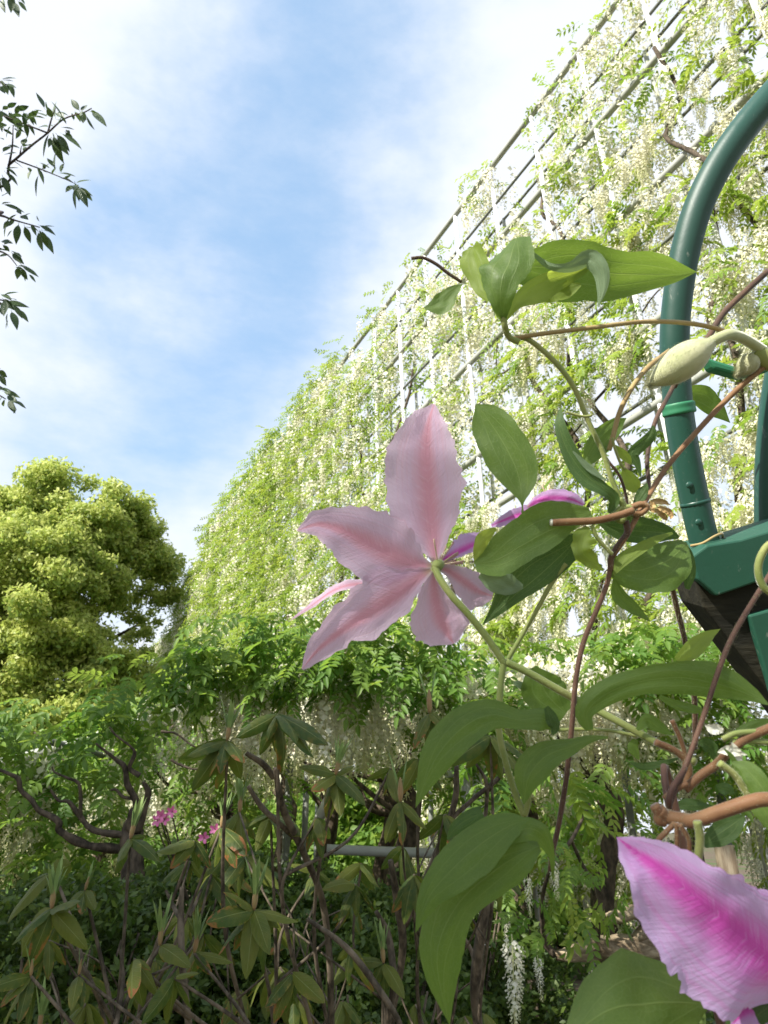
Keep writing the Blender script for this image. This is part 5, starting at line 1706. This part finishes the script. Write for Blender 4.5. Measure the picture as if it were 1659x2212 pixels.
lf(12, [(860, 2330), (980, 2120), (1100, 1990), (1250, 1900)], 0.30, [40, 100, 130, 60], [40, 150, 170, 60], DRK, cup=0.1)
lf(12, [(520, 530), (420, 560), (300, 580), (195, 550)], 0.42, [6, 16, 22, 0], [6, 18, 26, 0], DRK)
lf(12, [(480, 380), (400, 340), (320, 290), (260, 350)], 0.42, [8, 40, 40, 10], [8, 30, 60, 10], CLD)
lf(12, [(250, 410), (240, 460), (260, 510), (275, 545)], 0.43, [16, 40, 26, 0], [16, 26, 16, 0], CLD)
lf(12, [(650, 430), (690, 440), (730, 470), (740, 530)], 0.38, [10, 40, 40, 10], [10, 40, 40, 10], DRK, cup=0.2)
lf(12, [(810, 470), (860, 520), (900, 600), (960, 740)], 0.335, [4, 16, 18, 6], [4, 14, 16, 6], CLD)
lf(12, [(820, 400), (950, 340), (1080, 310), (1200, 320)], 0.37, [6, 36, 40, 10], [6, 30, 34, 10], CLD)
lf(12, [(760, 700), (800, 720), (840, 730), (870, 760)], 0.43, [6, 36, 34, 4], [6, 36, 34, 4], DRK)
# pale woolly remains and a dry brown flower
for mid_ in ([(690, 320), (730, 340), (780, 350), (805, 370)], [(770, 490), (830, 480), (880, 490), (960, 510)], [(860, 430), (880, 480), (900, 520), (930, 545)]):
    blade('dry_petal', clem, 12, mid_, 0.352, [4, 34, 26, 0], [4, 30, 26, 0], mat='pale_tissue', cup=0.4, ripple=0.2, seed=len(mid_))
for i, mid_ in enumerate(([(1270, 740), (1320, 720), (1380, 725), (1420, 745)], [(1310, 770), (1350, 790), (1390, 830), (1400, 850)], [(1350, 750), (1400, 780), (1430, 815), (1425, 840)], [(1290, 720), (1310, 745), (1300, 770), (1330, 800)], [(1330, 760), (1370, 770), (1420, 790), (1440, 820)])):
    blade('dry_petal', clem, 14, mid_, 0.47 - 0.004 * i, [3, 20, 18, 2], [3, 16, 16, 2], mat='dry_tissue', cup=0.4, ripple=0.35, seed=i)
# fuzzy buds
def bud(z, a, b, d, rpx, nm='bud'):
    k_ = ZONES[z][2]
    A, B = at(z, *a, d), at(z, *b, d)
    ts = [0, 0.12, 0.3, 0.5, 0.7, 0.86, 0.96, 1.0]
    rr = [0.10, 0.45, 0.86, 1.0, 0.84, 0.5, 0.2, 0.04]
    o = tube(nm, [A.lerp(B, t) for t in ts], [rpx * k_ * d / FPX * q_ for q_ in rr], 'bud_skin', clem, sides=18, seg=30)
    # short silky hairs, swept towards the tip
    ax = np.array((B - A).normalized())
    V, F = [], []
    P_ = catmull([A.lerp(B, t) for t in ts], 60)
    Rr = catmull([rpx * k_ * d / FPX * q_ for q_ in rr], 60)[:, 0]
    u = np.cross(ax, (0, 0, 1.0)); u /= np.linalg.norm(u)
    w = np.cross(ax, u)
    for i in range(2600):
        j = rng.integers(2, 58)
        an = rng.uniform(0, 6.28)
        n_ = u * math.cos(an) + w * math.sin(an)
        p = P_[j] + n_ * Rr[j] * 0.99
        e = p + (n_ * 0.55 + ax * 0.85 + rng.normal(0, .25, 3)) * rng.uniform(0.0015, 0.0034)
        s_ = np.cross(n_, ax) * 0.0001
        b_ = len(V)
        V += [p - s_, p + s_, e]
        F.append([b_, b_ + 1, b_ + 2])
    h = link('hair', make_mesh('hair', np.array(V), np.array(F), 'bud_skin', smooth=False), o)
    h['kind'] = 'stuff'
    return o


bud(1, (1440, 640), (1152, 835), 0.475, 76)
stem(1, [(1640, 690), (1560, 640), (1500, 620), (1440, 640), (1400, 665)], [0.5, 0.49, 0.48, 0.476, 0.475], 24, 'bud_skin')
bud(1, (1620, 700), (1530, 790), 0.5, 44)
stem(1, [(1600, 690), (1640, 720), (1680, 740)], 0.5, 40, 'stem_green')


def flower(z, cen_, d, petals, stamens, mat):
    """the receptacle with its stamens is the part; every petal a sub-part"""
    c = at(z, *cen_, d)
    V, F = [], []
    axis = Vector(stamens[0]).normalized()
    v, f = tube_arrays([c - axis * .002, c + axis * .002, c + axis * .007, c + axis * .010], [0.0018, 0.0038, 0.003, 0.001], sides=10, seg=10)
    V += list(v); F += [list(q_) for q_ in f]
    M = [0] * len(f)
    r_ = random.Random(5)
    for i in range(stamens[1]):
        dv = (axis + Vector((r_.gauss(0, .55), r_.gauss(0, .55), r_.gauss(0, .55)))).normalized()
        e = c + axis * .005 + dv * r_.uniform(.012, .02)
        v, f = tube_arrays([c + axis * .004, (c + e) / 2 + axis * .002, e], [0.0004, 0.0004, 0.0006], sides=4, seg=5)
        b_ = len(V)
        V += list(v); F += [[q_ + b_ for q_ in g_] for g_ in f]
        M += [1] * len(f)
    fo = link('flower', make_mesh('flower', V, F, ['stem_green', 'stamen'], M), clem)
    for i, (mid_, ds, hl, hr, kw) in enumerate(petals):
        kw = dict(kw)
        m_ = kw.pop('mat', mat)
        blade('petal', fo, z, mid_, ds, hl, hr, mat=m_, seed=i + 3, ragged=kw.pop('ragged', 0.17), nu=kw.pop('nu', 44), nv=10, **kw)
    return fo


fl_axis = CROT @ Vector((0.45, 0.25, -0.85))
flower(2, (1085, 1120), 0.452, [
    ([(1083, 1095), (1078, 1000), (1062, 850), (1045, 650), (1035, 450), (1040, 290), (1075, 163)], [0.455, 0.46, 0.464, 0.466, 0.468, 0.472, 0.478], [14, 66, 150, 205, 168, 118, 10], [14, 96, 205, 250, 236, 142, 14], dict(roll=[0, -8, -10], cup=0.13, ripple=0.07, waves=5)),
    ([(1060, 1112), (980, 1108), (850, 1062), (700, 985), (540, 905), (400, 868), (272, 905)], [0.452, 0.452, 0.45, 0.446, 0.443, 0.442, 0.442], [12, 90, 190, 205, 150, 90, 6], [12, 60, 180, 195, 150, 90, 6], dict(roll=[0, 8, 10], cup=0.14, ripple=0.06, waves=4)),
    ([(1058, 1135), (960, 1205), (850, 1290), (700, 1390), (540, 1490), (400, 1600), (300, 1718)], [0.45, 0.448, 0.445, 0.442, 0.44, 0.44, 0.442], [12, 100, 190, 190, 130, 75, 4], [12, 60, 110, 125, 100, 80, 10], dict(roll=[0, -8, -12], cup=0.13, ripple=0.07, waves=4)),
    ([(800, 1215), (720, 1228), (600, 1222), (480, 1262), (350, 1352), (216, 1444)], [0.46, 0.462, 0.463, 0.463, 0.463, 0.463], [10, 26, 30, 26, 20, 0], [10, 26, 24, 18, 12, 0], dict(roll=[40, 50], ripple=0.1, waves=6)),
    ([(1075, 1145), (1076, 1210), (1085, 1300), (1115, 1420), (1150, 1500), (1190, 1570)], [0.45, 0.452, 0.454, 0.454, 0.452, 0.45], [12, 60, 110, 180, 150, 10], [12, 60, 92, 150, 160, 40], dict(roll=[0, 10, 10], cup=0.12, ripple=0.06, waves=3)),
    ([(1105, 1125), (1170, 1150), (1260, 1210), (1340, 1260), (1420, 1290)], [0.455, 0.46, 0.464, 0.466, 0.468], [12, 40, 90, 110, 20], [12, 50, 80, 70, 20], dict(roll=[0, -16], cup=0.12, ripple=0.1)),
    ([(1110, 1088), (1170, 1056), (1250, 1020), (1330, 980), (1420, 930)], [0.457, 0.465, 0.475, 0.485, 0.49], [10, 24, 34, 40, 6], [10, 30, 70, 80, 10], dict(roll=[-20, -30], cup=0.1, mat='petal_front'))],
    (fl_axis, 34), 'petal_back')
flower(14, (640, 800), 0.49, [
    ([(640, 800), (560, 790), (470, 800), (360, 830), (240, 880)], [0.49, 0.492, 0.494, 0.494, 0.494], [20, 60, 50, 40, 6], [20, 50, 80, 66, 16], dict(roll=[0, 20], cup=0.2, ripple=0.12)),
    ([(480, 760), (560, 715), (660, 700), (770, 710), (852, 745)], [0.485, 0.484, 0.484, 0.484, 0.485], [10, 36, 46, 44, 20], [10, 40, 56, 50, 16], dict(roll=[0, 10], cup=-0.3, mat='petal_front'))],
    (CROT @ Vector((0.1, 0.8, -0.6)), 12), 'petal_front')
tube('stem', [at(14, 640, 800, 0.492), at(14, 760, 830, 0.492), at(14, 900, 840, 0.48), at(14, 1100, 830, 0.46)], 0.0015, 'stem_green', clem, sides=7)
flower(12, (1330, 1960), 0.30, [
    ([(1320, 1950), (1200, 1870), (1050, 1750), (850, 1590), (640, 1420), (400, 1220), (240, 1110), (130, 1028)], [0.30, 0.296, 0.29, 0.286, 0.284, 0.284, 0.286, 0.288], [20, 170, 290, 290, 235, 160, 92, 0], [20, 230, 430, 480, 420, 300, 150, 0], dict(roll=[0, 6, 8], cup=0.10, ripple=0.05, waves=4, ragged=0.14, nu=64)),
    ([(1320, 1970), (1200, 1990), (1060, 2060), (930, 2140), (850, 2225)], [0.304, 0.302, 0.30, 0.30, 0.30], [20, 90, 110, 70, 0], [20, 110, 130, 100, 10], dict(roll=[0, -10], cup=0.1)),
    ([(1330, 1940), (1260, 1760), (1180, 1600), (1060, 1440), (960, 1370)], [0.304, 0.306, 0.306, 0.306, 0.306], [20, 110, 130, 80, 0], [20, 120, 120, 60, 0], dict(roll=[0, 10], cup=0.1)),
    ([(1345, 1940), (1450, 1750), (1560, 1560), (1640, 1350), (1680, 1200)], [0.30, 0.296, 0.29, 0.288, 0.286], [20, 110, 150, 90, 0], [20, 120, 150, 90, 0], dict(cup=0.1)),
    ([(1350, 1970), (1450, 2120), (1560, 2300), (1640, 2500), (1680, 2640)], [0.30, 0.296, 0.29, 0.288, 0.286], [20, 110, 150, 90, 0], [20, 120, 150, 90, 0], dict(cup=0.1))],
    (CROT @ Vector((-0.2, 0.2, 0.95)), 40), 'petal_front')
tube('stem', [at(12, 1330, 1960, 0.302), at(12, 1400, 1800, 0.34), at(12, 1300, 1400, 0.38), at(12, 1120, 790, 0.312)], 0.0022, 'stem_rust', clem, sides=8, seg=24)
